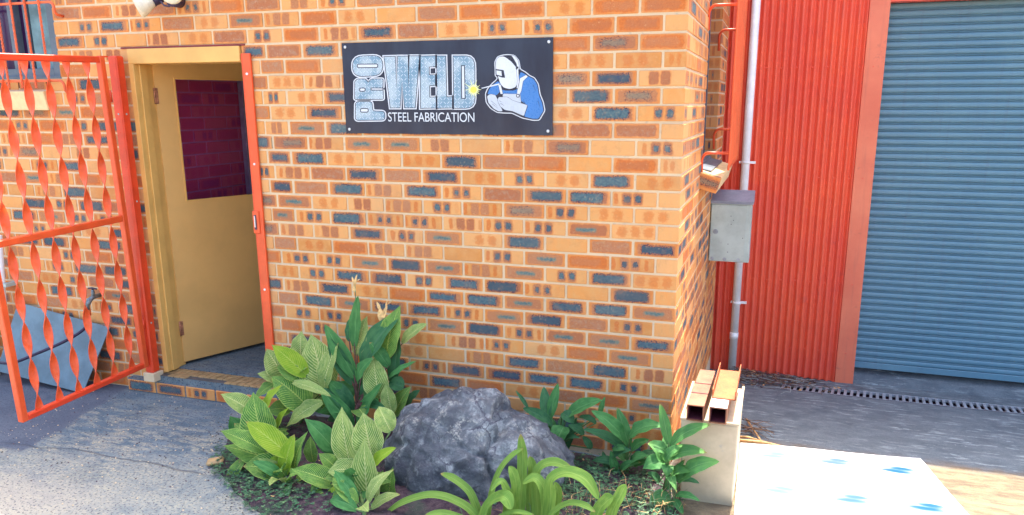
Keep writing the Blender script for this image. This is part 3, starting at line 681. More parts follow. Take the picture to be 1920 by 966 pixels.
mb = MB(); mb.box((-.055, -.51, -.045), (.068, .64, .045), M=Matrix.Rotation(.28, 4, 'Y')); mb.build('mortar', M['mortar'], ssl)
mb = MB(); mb.box((-.085, WY0-1.5+.036, .045), (-.0, WY1-1.5-.03, .062), M=Matrix.Rotation(.2, 4, 'Y')); mb.build('flashing', M['winframe'], ssl)
sg = empty('window_grille', (.17, 1.45, 1.5), 'orange flat-bar security grille standing out from the side wall window', 'window grille')
for y in (.95, 1.95): part('stile', [((.166, y, 1.50), (.174, y+.03, 3.1))], M['orange_paint'], sg, .001)
for z in (1.50, 2.3, 3.07): part('rail', [((.160, .9802, z), (.166, 1.95, z+.03))], M['orange_paint'], sg, .001)
for i in range(11):
    o = part('bar', [((.1665, 1.01+.083*i, 1.5302), (.1735, 1.045+.083*i, 3.07))], M['orange_paint'], sg, .001)
for (yy, zz) in ((1.02, 1.60), (1.85, 1.72), (1.02, 2.47), (1.85, 2.40)):
    pts = [(.17, yy, zz)]+[(.045-.045*math.sin(k/6*PI/2), yy, zz-.05*(1-math.cos(k/6*PI/2))) for k in range(7)]+[(.003, yy, zz-.14)]
    mb = MB(); mb.tube([Vector(p)-sg.location for p in pts], .009, 8); mb.build('wall_stay', M['red_bar'], sg)

# ---------------------------------------------------------------- red corrugated shed, roller door, ramp
shed = empty('shed_wall', (.6, 2.85, -.44), 'tall red corrugated steel wall of the shed between the brick office and the blue roller door', 'shed wall')
PT = .0592
def corr(u, v): X = -.5+u*1.56; return Vector((X-.6, .0135*math.cos(2*PI*X/PT), v*4.5+.012*math.sin(X*3)))
mb = MB(); mb.grid(corr, int(1.56/PT*14), 1); mb.build('corrugated_sheet', M['shed'], shed)
mb = MB(); mb.box((1.045-.6, -.026, -.02), (1.19-.6, -.017, 4.5), bev=.001); mb.box((1.1832-.6, -.0168, -.02), (1.19-.6, .2, 4.5)); mb.box((1.045-.6, -.0168, -.02), (1.05-.6, .0, 4.5)); mb.build('corner_flashing', M['flash'], shed)
sc = MB(); sc.tube([(0, 0, 0), (0, -.004, 0)], .0055, 6); scm = sc.mesh('screw', M['shed'])
for z in (.27, .87, 1.75, 2.62):
    for k in range(8):
        o = link('screw', scm, shed); o.location = (.30+k*PT*1.98-.6+.01, -.011, z+rr.uniform(-.005, .005))
    o = link('screw', scm, shed); o.location = (1.11-.6, -.0262, z)
mb = MB(); mb.box((-6.6-.6, .03, -.2), (1.18-.6, .10, 4.49)); mb.build('inner_lining', M['pit'], shed)
mb = MB(); mb.box((-8-.6, -.05, 4.5), (7-.6, 6.0, 4.62)); mb.build('roof', M['flash'], shed)
mb = MB(); mb.box((1.19-.6, .02, 3.1), (7-.6, .12, 4.49)); mb.build('door_head', M['shed'], shed)
mb = MB(); mb.box((5.2-.6, .02, -.2), (7-.6, .12, 3.09)); mb.build('wall_panel', M['shed'], shed)
RY = 2.99; RZ0 = -.335
rd = empty('roller_door', (3.2, RY, RZ0), 'closed blue ribbed steel roller door at the right end of the shed', 'roller door')
pf = [(.004, .0), (-.006, .002), (-.011, .010), (-.012, .021), (-.011, .032), (-.006, .0385), (.005, .0405), (.006, .0440), (-.0035, .0460), (-.0055, .0485), (-.0035, .0510), (.006, .0530), (.006, .0565)]
SP = .0580
mb = MB()
L = 4.0
for i in range(len(pf)-1):
    (ya, za), (yb, zb) = pf[i], pf[i+1]
    mb.face([(-L/2, ya, za), (L/2, ya, za), (L/2, yb, zb), (-L/2, yb, zb)], smooth=True)
mb.face([(-L/2, .006, .0565), (L/2, .006, .0565), (L/2, .004, SP), (-L/2, .004, SP)])
slm = mb.mesh('slat', M['blue'])
for i in range(59):
    o = link('slat', slm, rd); o.location = (-.02, rr.uniform(0, .0008), .055+SP*i)
mb = MB(); mb.box((-2.02, -.014, .0), (1.98, .012, .054), bev=.003); mb.build('bottom_rail', M['blue'], rd)
mb = MB()
mb.face([(1.19, 2.828, gz(2.828)+.004), (5.2, 2.828, gz(2.828)+.004), (5.2, 3.2, RZ0-.004), (1.19, 3.2, RZ0-.004)]); mb.face([(1.19, 2.59, gz(2.59)+.003), (5.2, 2.59, gz(2.59)+.003), (5.2, 2.828, gz(2.828)+.004), (1.19, 2.828, gz(2.828)+.004)])
tag(mb.build('ramp', M['concrete']), 'rough concrete ramp between the drain and the roller door', kind='structure')
mb = MB(); mb.box((1.0, 3.3, -.5), (5.4, 3.4, 4.4)); tag(mb.build('shed_interior_wall', M['pit']), kind='structure')

# drain
dr = empty('drain_grate', (2.0, 2.445, gz(2.445)), 'long slotted steel drain grate crossing the drive in front of the roller door', 'drain')
tilt = Matrix.Rotation(-math.atan(SL), 4, 'X')
for y in (-.115, .115):
    mb = MB(); mb.box((-1.4, y-.008, -.02), (1.4, y+.008, .003), M=tilt, bev=.001); mb.build('frame_rail', M['grate'], dr)
mb = MB(); mb.box((-.011, -.106, -.012), (.011, .106, .002), M=tilt, bev=.001); bmsh = mb.mesh('grate_bar', M['grate'])
for i in range(58):
    o = link('grate_bar', bmsh, dr); o.location = (-1.38+.048*i, 0, rr.uniform(-.001, .0005)); o.rotation_euler = (0, 0, -.12)
mb = MB(); mb.box((-1.4, -.128, -.16), (1.4, .128, -.12)); mb.build('channel', M['pit'], dr)
mb = MB(); mb.face([(-1.4, -.125, .02), (1.4, -.125, .02), (1.4, -.125, -.13), (-1.4, -.125, -.13)]); mb.face([(1.4, .125, -.02), (-1.4, .125, -.02), (-1.4, .125, -.13), (1.4, .125, -.13)]); mb.build('channel_side', M['pit'], dr)

# downpipe
dp = empty('downpipe', (.215, 2.80, -.42), 'white plastic downpipe against the red shed wall behind the meter box', 'downpipe')
xb, xt = .185, .205
mb = MB(); mb.tube([(xb-.215, 0, 0), (xt-.215, 0, 3.9)], .034, 20); mb.build('pipe', M['white'], dp)
mb = MB(); mb.tube([(xb-.215, 0, .30), (xb-.213, 0, .36)], .0375, 20); mb.build('collar', M['white'], dp)
for z in (.62, 1.83):
    mb = MB(); mb.box((-.075, .012, z), (.06, .03, z+.02)); mb.tube([(-.022, 0, z), (-.022, 0, z+.02)], .038, 16); mb.build('clip', M['white'], dp)

# meter box on the side wall
mbx = empty('meter_box', (0, 1.95, 1.0), 'grey galvanised steel meter box fixed to the side wall in front of the white downpipe', 'meter box')
mb = MB(); mb.box((.003, -.05, -.255), (.295, .16, .20), bev=.003); mb.build('case', M['galv'], mbx)
mb = MB(); mb.face([(.0, -.062, .20), (.305, -.062, .20), (.305, .16, .262), (.0, .16, .262)]); mb.face([(.0, -.062, .18), (.305, -.062, .18), (.305, -.062, .20), (.0, -.062, .20)])
mb.face([(.305, -.062, .18), (.305, .16, .18), (.305, .16, .262), (.305, -.062, .20)]); mb.face([(.305, .16, .18), (0, .16, .18), (0, .16, .262), (.305, .16, .262)]); mb.face([(0, -.062, .18), (0, .16, .18), (.305, .16, .18), (.305, -.062, .18)]); mb.build('hood', M['galvtop'], mbx, fix=True)
mb = MB(); mb.box((.008, -.056, -.24), (.262, -.0502, .172), bev=.001); mb.build('lid', M['galv'], mbx)
mb = MB(); mb.tube([(.045, -.057, -.03), (.045, -.061, -.03)], .019, 14); mb.build('lock_boss', M['grate'], mbx)
for (x_, z_) in ((.15, .09), (.17, .06), (.155, .03), (.14, -.12), (.14, -.18), (.243, -.07)):
    mb = MB(); mb.tube([(x_, -.0562, z_), (x_, -.0585, z_)], .0035, 6); mb.build('rivet', M['black'], mbx)
for x_ in (.03, .12, .22):
    mb = MB(); mb.tube([(x_, -.0562, -.235), (x_, -.0575, -.235)], .014, 12); mb.build('knockout', M['grate'], mbx)

# ---------------------------------------------------------------- beige box with steel sections on it
bx = empty('steel_box', (.26, -.26, 0), 'beige steel box beside the brick corner with orange tubes lying on it', 'box')
mb = MB()
def wbx(x0, x1, xb0, xb1, y0, y1, z0, z1):
    P = [(xb0, y0, z0), (xb1, y0, z0), (xb1, y1, z0), (xb0, y1, z0), (x0, y0, z1), (x1, y0, z1), (x1, y1, z1), (x0, y1, z1)]
    for f in ((0, 1, 5, 4), (1, 2, 6, 5), (2, 3, 7, 6), (3, 0, 4, 7), (4, 5, 6, 7), (3, 2, 1, 0)): mb.face([P[i] for i in f])
wbx(-.165, .105, -.150, .098, -.15, .37, -.02, .415)
bo = mb.build('body', M['beige'], bx, fix=True)
mod = bo.modifiers.new('bev', 'BEVEL'); mod.width = .008; mod.segments = 2
mb = MB(); mb.box((-.168, -.153, .4152), (.108, -.140, .428), bev=.002); mb.box((.095, -.1398, .4152), (.108, .373, .428), bev=.002); mb.box((-.168, -.1398, .4152), (-.155, .373, .428), bev=.002); mb.build('lip', M['beige'], bx)
def square_tube(loc, w_, ln_, label, mat, rz=0.0, t=.005):
    o = empty('square_tube', loc, label, 'steel tube', 'steel tubes on the beige box', rz=rz); h = w_/2; i_ = h-t
    mb = MB()
    mb.box((-h, 0, 0), (h, ln_, t)); mb.box((-h, 0, w_-t), (h, ln_, w_)); mb.box((-h, 0, t), (-i_, ln_, w_-t)); mb.box((i_, 0, t), (h, ln_, w_-t))
    mb.build('shell', M[mat], o)
    mb = MB(); mb.box((-i_+.0005, .012, t+.0005), (-i_+.0015, ln_-.01, w_-t-.0005)); mb.box((i_-.0015, .012, t+.0005), (i_-.0005, ln_-.01, w_-t-.0005)); mb.box((-i_+.002, .012, t+.0005), (i_-.002, ln_-.01, t+.0015)); mb.box((-i_+.002, .012, w_-t-.0015), (i_-.002, ln_-.01, w_-t-.0005)); mb.box((-i_+.002, ln_*.75, t+.002), (i_-.002, ln_*.76, w_-t-.002)); mb.build('dark_bore', M['tube_dark'], o)  # thin dark plates line the bore and close it off
    return o
t1 = square_tube((.163, -.44, .4285), .080, .52, 'left rust-orange square steel tube with two joint lines on its top', 'rustpaint', rz=-.02)
for yy in (.16, .30):
    mb = MB(); mb.box((-.041, yy, .0803), (.041, yy+.006, .0825)); mb.build('strap', M['tube_dark'], t1)
t2 = square_tube((.268, -.44, .4285), .080, .42, 'right square steel tube with a pale top, under the orange channel', 'rustpaint', rz=-.015)
mb = MB(); mb.box((-.04, .003, .0802), (.04, .25, .0812)); mb.build('pale_top', M['white'], t2)
ch = empty('steel_channel', (.285, -.33, .5105), 'orange steel channel lying open side up across the right tube', 'steel channel', rz=-.01)
mb = MB(); mb.box((-.055, 0, 0), (.055, .42, .005)); mb.build('web', M['oxide'], ch)
for sx in (-.055, .051):
    mb = MB(); mb.box((sx, 0, .0052), (sx+.004, .42, .045)); mb.build('flange', M['oxide'], ch)

# twig heap beside the box
tw = empty('twig_heap', (.42, .75, gz(.75)), 'small heap of crossed dry sticks on the drive behind the beige box', 'sticks')
rt = random.Random(5)
P0 = [((-.05, .42, .02), (.06, -.12, .03), .008, 'twig_pale'), ((-.10, -.08, .012), (.20, -.10, .012), .011, 'twig_pale'), ((-.1, -.03, .02), (.05, -.05, .02), .008, 'twig_pale')]
for i in range(14): P0.append(((rt.uniform(-.12, -.02), rt.uniform(-.02, .4), rt.uniform(.01, .06)), (rt.uniform(.03, .14), rt.uniform(-.02, .4), rt.uniform(.01, .04)), rt.uniform(.002, .004), 'twig'))
for a, b, r_, k in P0:
    a, b = Vector(a), Vector(b); mid = (a+b)/2+Vector((rt.uniform(-.01, .01), rt.uniform(-.01, .01), .012)); a.z += -SL*a.y; b.z += -SL*b.y; mid.z += -SL*mid.y
    mb = MB(); mb.tube([a, mid, b], [r_, r_*.9, r_*.5], 5); mb.build('stick', M[k], tw)

# leaf litter along the shed wall
rt = random.Random(11); mb = MB()
for i in range(620):
    X = .22+abs(rt.gauss(0, .33)); Y = 2.74-abs(rt.gauss(0, .20))
    if X > 1.25 or Y < 2.1: continue
    h = gz(Y)+.008+.05*max(0, 1-(X-.2)/1.0)*max(0, (Y-2.2)/.5)*rt.random()
    a = rt.uniform(0, PI)
    if rt.random() < .6:
        l = rt.uniform(.03, .13); d = Vector((math.cos(a), math.sin(a)*.6, rt.uniform(-.15, .15)))*l; mb.tube([Vector((X, Y, h))-d, Vector((X, Y, h+.006)), Vector((X, Y, h))+d], rt.uniform(.001, .003), 3, mi=rt.choice((0, 0, 1, 2)), cap=False)
    else:
        s = rt.uniform(.008, .02); u_ = Vector((math.cos(a), math.sin(a), .3))*s; v_ = Vector((-math.sin(a), math.cos(a), rt.uniform(-.3, .3)))*s*.6; c = Vector((X, Y, h+.004)); mb.face([c-u_, c-v_, c+u_, c+v_], mi=rt.choice((1, 1, 0, 3)))
tag(mb.build('leaf_litter', [M['twig'], M['litter'], M['galv'], M['twig_pale']]), 'drift of dead leaves and twigs against the foot of the red shed wall', 'leaf litter', kind='stuff')

# ---------------------------------------------------------------- white sheet pack on the drive
def sheet_mat():
    q = NT('white_printed_sheet'); p = q.pos(); X, Y, Z = q.sep(p); n = q.noise(p, 30, 4, .6); nn = q.noise(q.vec(q.m('MULTIPLY', X, 9), q.m('MULTIPLY', Y, 60), 0), 1, 3, .6)
    c = q.mix(q.ss(q.noise(p, 3, 3, .5), .3, .7), (0.80, 0.80, 0.80), (0.74, 0.75, 0.77))
    U, V = q.m('ADD', q.m('MULTIPLY', X, .993), q.m('MULTIPLY', Y, .12)), q.m('SUBTRACT', q.m('MULTIPLY', Y, .993), q.m('MULTIPLY', X, .12))
    def blob(cx, cy, hx, hy, s):
        d = q.m('ADD', q.m('POWER', q.m('DIVIDE', q.m('SUBTRACT', X, cx), hx), 2.0), q.m('POWER', q.m('DIVIDE', q.m('SUBTRACT', Y, cy), hy), 2.0))
        return q.m('MULTIPLY', q.ss(q.m('ADD', d, q.m('MULTIPLY', nn, .9)), 2.1, .5), s)
    cen = MARKS
    tot = None
    for cx, cy, s in cen:
        for dx, dy, hx in ((.02, .028, .065), (-.008, -.026, .085)):
            b_ = blob(cx+dx, cy+dy, hx*1.3, .044, s); tot = b_ if tot is None else q.m('MAXIMUM', tot, b_)
    c = q.mix(tot, c, (0.005, 0.085, 0.17))
    # rows of faint print, too small to read
    rows = None
    for ry, x0, x1 in ((.52, .55, 1.0), (.24, .72, .98), (.17, .72, .98), (.02, .60, 1.05), (-.35, .5, 1.2)):
        b_ = q.m('MULTIPLY', q.ss(q.m('ABSOLUTE', q.m('SUBTRACT', V, ry-.08)), .012, .006), q.m('MULTIPLY', q.ss(X, x0, x0+.02), q.ss(X, x1, x1-.02)))
        rows = b_ if rows is None else q.m('MAXIMUM', rows, b_)
    rows = q.m('MULTIPLY', rows, q.ss(q.noise(q.vec(q.m('MULTIPLY', X, 55), q.m('MULTIPLY', Y, 14), 0), 1, 1, .5), .55, .6))
    c = q.mix(q.m('MULTIPLY', rows, .55), c, (0.25, 0.25, 0.28)); q.col(c); q.rough(.35); q.bump(n, .15, .002); return q.mat
MARKS = []
def onG(x, y):
    d = ray(x, y); t = (-SL*(CP.y+.4)-CP.z)/(d.z+SL*d.y); p_ = CP+d*t
    return p_ if p_.y > -.4 else CP+d*(-CP.z/d.z)
for x_, y_, s_ in ((1450, 858, .86), (1565, 871, .93), (1683, 886, 1.0), (1462, 924, .88), (1597, 941, .95), (1738, 958, 1.0)):
    p_ = onG(x_, y_); MARKS.append((p_.x, p_.y, s_))
for (x_, y_, s_) in list(MARKS[3:]): MARKS.append((x_+.03, y_-.36, s_))
M['sheet'] = sheet_mat()
mb = MB()
def shp(u, v, h):
    y_ = -1.15+v*(.612+1.15)+u*v*.136; xl = .372-.0*v; xl = .385+(.353-.385)*v; xr = 1.53+(1.372-1.53)*v
    X = xl+(xr-xl)*u; return Vector((X, y_, gz(y_)+.006+h+.003*math.sin(X*7+y_*5)))
mb.grid(lambda u, v: shp(u, v, .012), 14, 26)
for fn in (lambda u, v: shp(u, 0, .012*v), lambda u, v: shp(1-u, 1, .012*v), lambda u, v: shp(0, 1-u, .012*v), lambda u, v: shp(1, u, .012*v)): mb.grid(fn, 26, 1)
tag(mb.build('printed_sheet', M['sheet']), 'large white sheet with pale blue printed marks lying on the sunlit drive', 'sheet')

# ---------------------------------------------------------------- the sign
HM = [0.000793027, -5.11279e-05, -0.0553117, -1.66869e-05, -0.000651564, 0.0847017, 5.50663e-05, -4.19082e-05]
def art(x, y):
    h = HM; w_ = h[6]*x+h[7]*y+1; return (h[0]*x+h[1]*y+h[2])/w_, (h[3]*x+h[4]*y+h[5])/w_
sign = empty('sign', (-1.8925, -.004, 2.227), 'black rectangular sign reading PRO WELD STEEL FABRICATION with a welder in a mask', 'sign')
q = NT('sign_panel_black'); p = q.pos(); n = q.noise(q.vec(*[q.m('MULTIPLY', c_, k_) for c_, k_ in zip(q.sep(p), (1.0, 1.0, .35))]), 5, 4, .6)
q.col(q.mix(q.ss(n, .3, .7), (0.010, 0.010, 0.030), (0.022, 0.028, 0.055))); q.rough(.22); q.bump(q.noise(p, 3.0, 2, .5), .25, .02); M['signblack'] = q.mat
M['ink_white'] = simple('sign_white_print', (0.66, 0.68, 0.72), .3, var=.03); M['ink_dark'] = simple('sign_dark_line', (0.012, 0.012, 0.035), .3)
M['ink_blue'] = simple('sign_blue_print', (0.045, 0.19, 0.50), .3, var=.04); M['ink_yellow'] = simple('sign_yellow_print', (0.85, 0.85, 0.10), .3, var=.03); M['ink_glove'] = simple('sign_glove_print', (0.52, 0.56, 0.62), .3, var=.04)
def plate_mat():
    q = NT('sign_tread_plate_print'); tc = q.obj(); X, Y, Z = q.sep(tc)
    S_ = 48.0
    a = q.m('MULTIPLY', X, S_); b = q.m('MULTIPLY', Z, S_); ca = q.m('FLOOR', a); cb = q.m('FLOOR', b); fa = q.m('SUBTRACT', q.m('SUBTRACT', a, ca), .5); fb = q.m('SUBTRACT', q.m('SUBTRACT', b, cb), .5)
    par = q.m('MULTIPLY', q.m('FRACT', q.m('MULTIPLY', q.m('ADD', ca, cb), .5)), 2.0); sg_ = q.m('SUBTRACT', q.m('MULTIPLY', q.m('ROUND', par), 2.0), 1.0)
    r1 = q.m('ADD', fa, q.m('MULTIPLY', fb, sg_)); r2 = q.m('SUBTRACT', q.m('MULTIPLY', fa, sg_), fb)
    d = q.m('MULTIPLY', q.ss(q.m('ABSOLUTE', r1), .20, .08), q.ss(q.m('ABSOLUTE', r2), .62, .45)); sh = q.m('MULTIPLY', q.ss(q.m('ABSOLUTE', q.m('SUBTRACT', r1, .2)), .14, .04), q.ss(q.m('ABSOLUTE', r2), .62, .45))
    n = q.noise(tc, 9, 2, .5); base = q.mix(q.ss(n, .38, .62), (0.42, 0.50, 0.54), (0.17, 0.29, 0.38)); base = q.mix(q.m('MULTIPLY', d, .6), base, (0.78, 0.82, 0.86)); base = q.mix(q.m('MULTIPLY', sh, .7), base, (0.10, 0.20, 0.33))
    q.col(base); q.rough(.3); return q.mat
M['plate'] = plate_mat()
mb = MB(); mb.box((0, -.004, -.49), (1.22, 0, 0), bev=.0008); mb.build('panel', M['signblack'], sign)
for x_, z_ in ((.022, -.022), (1.198, -.022), (.022, -.468), (1.195, -.468)):
    mb = MB(); mb.tube([(x_, -.0042, z_), (x_, -.0068, z_)], [.0085, .006], 12); mb.build('screw', M['screw'], sign)
def offs(poly, d):
    A = sum(poly[i][0]*poly[(i+1) % len(poly)][1]-poly[(i+1) % len(poly)][0]*poly[i][1] for i in range(len(poly)))
    sgn = 1 if A > 0 else -1; out = []
    for i in range(len(poly)):
        a, b, c = Vector(poly[i-1]), Vector(poly[i]), Vector(poly[(i+1) % len(poly)])
        e1 = (b-a).normalized(); e2 = (c-b).normalized(); n1 = Vector((e1.y, -e1.x))*sgn; n2 = Vector((e2.y, -e2.x))*sgn
        bs = (n1+n2)
        if bs.length < 1e-4: bs = n1
        bs.normalize(); k = d/max(.45, bs.dot(n1)); out.append((b.x+bs.x*k, b.y+bs.y*k))
    return out
def flat(name, poly, depth, mat, th=.0005):
    """flat printed shape on the sign, depth = layer in half millimetres"""
    from mathutils.geometry import tessellate_polygon
    P = [art(*p_) for p_ in poly]; y0 = -.0043-.0003*depth
    tri = tessellate_polygon([[Vector((a, b, 0)) for a, b in P]]); mb = MB()
    for t_ in tri: 
        f_ = [Vector((P[i][0], y0, P[i][1])) for i in t_]
        nrm = (f_[1]-f_[0]).cross(f_[2]-f_[0])
        if nrm.y > 0: f_.reverse()
        mb.face(f_)
    n_ = len(P)
    for i in range(n_):
        a, b = P[i], P[(i+1) % n_]; mb.face([(a[0], y0, a[1]), (b[0], y0, b[1]), (b[0], y0+.0003, b[1]), (a[0], y0+.0003, a[1])])
    return mb
def rnd(poly, r_, n_=5):
    out = []
    for i in range(len(poly)):
        a, b, c = Vector(poly[i-1]), Vector(poly[i]), Vector(poly[(i+1) % len(poly)])
        q_ = min(r_, (a-b).length*.49, (c-b).length*.49); p1 = b+(a-b).normalized()*q_; p2 = b+(c-b).normalized()*q_
        for k in range(n_+1):
            t = k/n_; v_ = p1*(1-t)**2+b*2*t*(1-t)+p2*t*t; out.append((v_.x, v_.y))
    return out
def addm(dst, src, mi):
    n0 = len(dst.v); dst.v += src.v
    for f_ in src.f: dst.f.append(tuple(i+n0 for i in f_))
    dst.uv += src.uv; dst.mi += [mi]*len(src.f); dst.sm += src.sm; dst.seed += src.seed
LET = {
 'letter_w': ([(422,243),(503,241),(519,500),(530,240),(605,240),(615,515),(622,238),(695,238),(665,650),(588,650),(562,440),(545,650),(475,650)], []),
 'letter_e': ([(710,240),(822,238),(822,318),(772,320),(774,392),(822,392),(822,470),(777,472),(779,573),(828,571),(830,652),(714,654)], []),
 'letter_l': ([(840,240),(903,240),(914,571),(958,570),(958,652),(847,654)], []),
 'letter_d': ([(970,240),(1072,240),(1100,247),(1120,265),(1131,295),(1134,340),(1137,580),(1132,615),(1118,638),(1096,651),(1068,655),(978,655)], [[(1036,318),(1053,318),(1060,576),(1040,576)]]),
 'letter_o': (rnd([(172,240),(403,232),(406,388),(176,397)], 75), [rnd([(210,303),(366,302),(366,324),(212,325)], 10)]),
 'letter_r': (rnd([(193,580),(193,440),(210,424),(270,424),(296,452),(322,424),(408,424),(408,488),(330,488),(318,497),(318,507),(330,514),(410,514),(412,580)], 6), [rnd([(232,496),(268,496),(268,515),(232,515)], 8), [(322,496),(410,497),(410,506),(322,506)]]),
 'letter_p': (rnd([(200,750),(200,607),(322,605),(330,682),(424,686),(426,748)], 22), [rnd([(240,662),(294,662),(294,684),(240,684)], 9)])}
for nm, (poly, holes) in LET.items():
    mb = MB(); big = nm in ('letter_w', 'letter_e', 'letter_l', 'letter_d')
    addm(mb, flat('', offs(poly, 16), 1 if big else 1.3, None), 0); addm(mb, flat('', offs(poly, 7.5), 2, None), 1); addm(mb, flat('', offs(poly, 2), 3, None), 2)
    for h in holes: addm(mb, flat('', offs(h, 7), 4, None), 1); addm(mb, flat('', h, 5, None), 0)
    mb.build('letter', [M['ink_white'], M['ink_dark'], M['plate']], sign)
# dark gaps inside the E
mb = MB()
for h in ([(785,333),(822,332),(822,380),(786,381)], [(788,487),(826,486),(826,560),(790,560)]): addm(mb, flat('', offs(h, -3), 3.5, None), 0)
mb.build('letter_gap', [M['signblack']], sign)
# STEEL FABRICATION
tcv = bpy.data.curves.new('steel_fabrication', 'FONT'); tcv.body = 'STEEL FABRICATION'; tcv.size = 1.0; tcv.extrude = .002; tcv.space_character = .98
to = bpy.data.objects.new('tmp', tcv); COL.objects.link(to); bpy.context.view_layer.update()
me = bpy.data.meshes.new_from_object(to.evaluated_get(bpy.context.evaluated_depsgraph_get())); bpy.data.objects.remove(to)
xsv = [v.co.x for v in me.vertices]; ysv = [v.co.y for v in me.vertices]; x0, x1, y0, y1 = min(xsv), max(xsv), min(ysv), max(ysv)
(ax, az), (bx_, bz) = art(457, 764), art(1137, 694)
sx_, sz_ = (bx_-ax)/(x1-x0), (bz-az)/(y1-y0)
for v in me.vertices:
    X, Z, D = v.co.x, v.co.y, v.co.z; v.co = Vector((ax+(X-x0)*sx_, -.0050-.0004*(D > 0), az+(Z-y0)*sz_))
me.materials.clear(); me.materials.append(M['ink_white']); me.flip_normals() if False else None
link('lettering', me, sign)
# the welder
wel = MB(); WM = [M['ink_white'], M['ink_dark'], M['ink_blue'], M['ink_glove']]
OUT = rnd([(1300,350),(1296,285),(1318,243),(1358,230),(1400,226),(1452,232),(1487,275),(1499,345),(1540,368),(1575,398),(1612,415),(1643,465),(1657,550),(1682,610),(1696,680),(1652,758),(1600,758),(1518,740),(1435,700),(1365,698),(1318,694),(1265,660),(1230,612),(1224,540),(1243,498),(1278,458),(1310,430),(1318,412),(1300,398)], 14)
addm(wel, flat('', offs(OUT, 4), 1, None), 0); addm(wel, flat('', offs(OUT, -3), 2, None), 1)
def piece(poly, ci, d, r_=8, o_=2.2):
    p_ = rnd(poly, r_) if r_ else poly
    addm(wel, flat('', offs(p_, o_), d-.5, None), 1); addm(wel, flat('', p_, d, None), ci)
piece([(1330,505),(1380,518),(1450,518),(1490,500),(1480,440),(1500,368),(1535,382),(1565,405),(1605,424),(1634,470),(1648,555),(1672,615),(1685,680),(1645,746),(1600,746),(1532,728),(1562,640),(1505,600),(1420,560),(1350,560)], 2, 3, 12)
piece([(1240,545),(1255,505),(1290,465),(1322,440),(1350,470),(1345,520),(1310,556),(1270,548)], 2, 3.6, 10)
piece([(1350,570),(1368,542),(1430,545),(1498,545),(1508,612),(1480,640),(1400,620)], 3, 4.4)
piece([(1497,420),(1545,392),(1560,404),(1522,440),(1508,520),(1492,558),(1474,552),(1478,515),(1490,470)], 0, 5.2, 6)
piece([(1326,470),(1345,470),(1362,545),(1345,547)], 0, 5.2, 3)
piece([(1238,562),(1262,545),(1302,552),(1326,600),(1332,632),(1352,660),(1362,684),(1330,686),(1290,662),(1248,615)], 3, 6, 10)
piece([(1320,595),(1332,568),(1400,570),(1440,598),(1558,636),(1530,724),(1440,684),(1380,674),(1342,645)], 3, 6.8, 10)
for ln_ in (((1270,600),(1318,640)), ((1280,625),(1322,658)), ((1345,620),(1375,640)), ((1335,600),(1360,612)), ((1600,470),(1622,520)), ((1640,600),(1660,660)), ((1540,620),(1520,600))):
    a, b = Vector(ln_[0]), Vector(ln_[1]); n_ = (b-a).normalized(); n_ = Vector((-n_.y, n_.x))*1.4; addm(wel, flat('', [tuple(a-n_), tuple(b-n_*.3), tuple(b+n_*.3), tuple(a+n_)], 7.4, None), 1)
piece([(1395,242),(1440,240),(1470,275),(1484,330),(1470,350),(1440,300)], 1, 6.4, 8)
piece([(1428,232),(1455,238),(1482,275),(1494,345),(1478,352),(1470,300),(1446,258)], 0, 7.2, 8)
piece([(1306,345),(1305,275),(1325,246),(1360,240),(1385,250),(1430,285),(1466,330),(1478,345),(1482,440),(1466,488),(1420,506),(1370,494),(1342,462),(1324,405)], 0, 7.8, 16)
piece([(1468,330),(1482,325),(1490,450),(1480,500),(1472,500),(1478,440)], 0, 8.4, 3)
addm(wel, flat('', [(1302,342),(1368,352),(1380,414),(1356,412),(1306,394)], 9, None), 1); addm(wel, flat('', [(1310,354),(1350,360),(1354,400),(1312,388)], 10, None), 0)
addm(wel, flat('', rnd([(1462,335),(1482,320),(1486,330),(1470,352)], 3), 10, None), 1)
addm(wel, flat('', [(1190,496),(1335,458),(1335,470),(1200,501)], 11, None), 0); addm(wel, flat('', [(1336,545),(1362,545),(1362,570),(1336,570)], 10.5, None), 1)
addm(wel, flat('', rnd([(1468,545),(1496,545),(1496,574),(1468,574)], 13), 9.4, None), 1); addm(wel, flat('', rnd([(1474,551),(1490,551),(1490,568),(1474,568)], 8), 10, None), 0)
wel.build('welder_figure', WM, sign)
sp = MB(); star = []
rs_ = random.Random(4)
for k in range(40):
    a = k/40*2*PI; R_ = (30 if k % 2 else (rs_.uniform(55, 100) if k % 4 == 0 else 50)); star.append((1130+R_*math.cos(a), 510+R_*math.sin(a)))
addm(sp, flat('', star, 6.5, None), 0); core = [(1130+26*math.cos(a/12*2*PI), 510+26*math.sin(a/12*2*PI)) for a in range(12)]; addm(sp, flat('', core, 7.5, None), 1)
M['ink_pale'] = simple('sign_pale_yellow_print', (0.85, 0.86, 0.40), .3, var=.03); sp.build('weld_spark', [M['ink_pale'], M['ink_yellow']], sign)

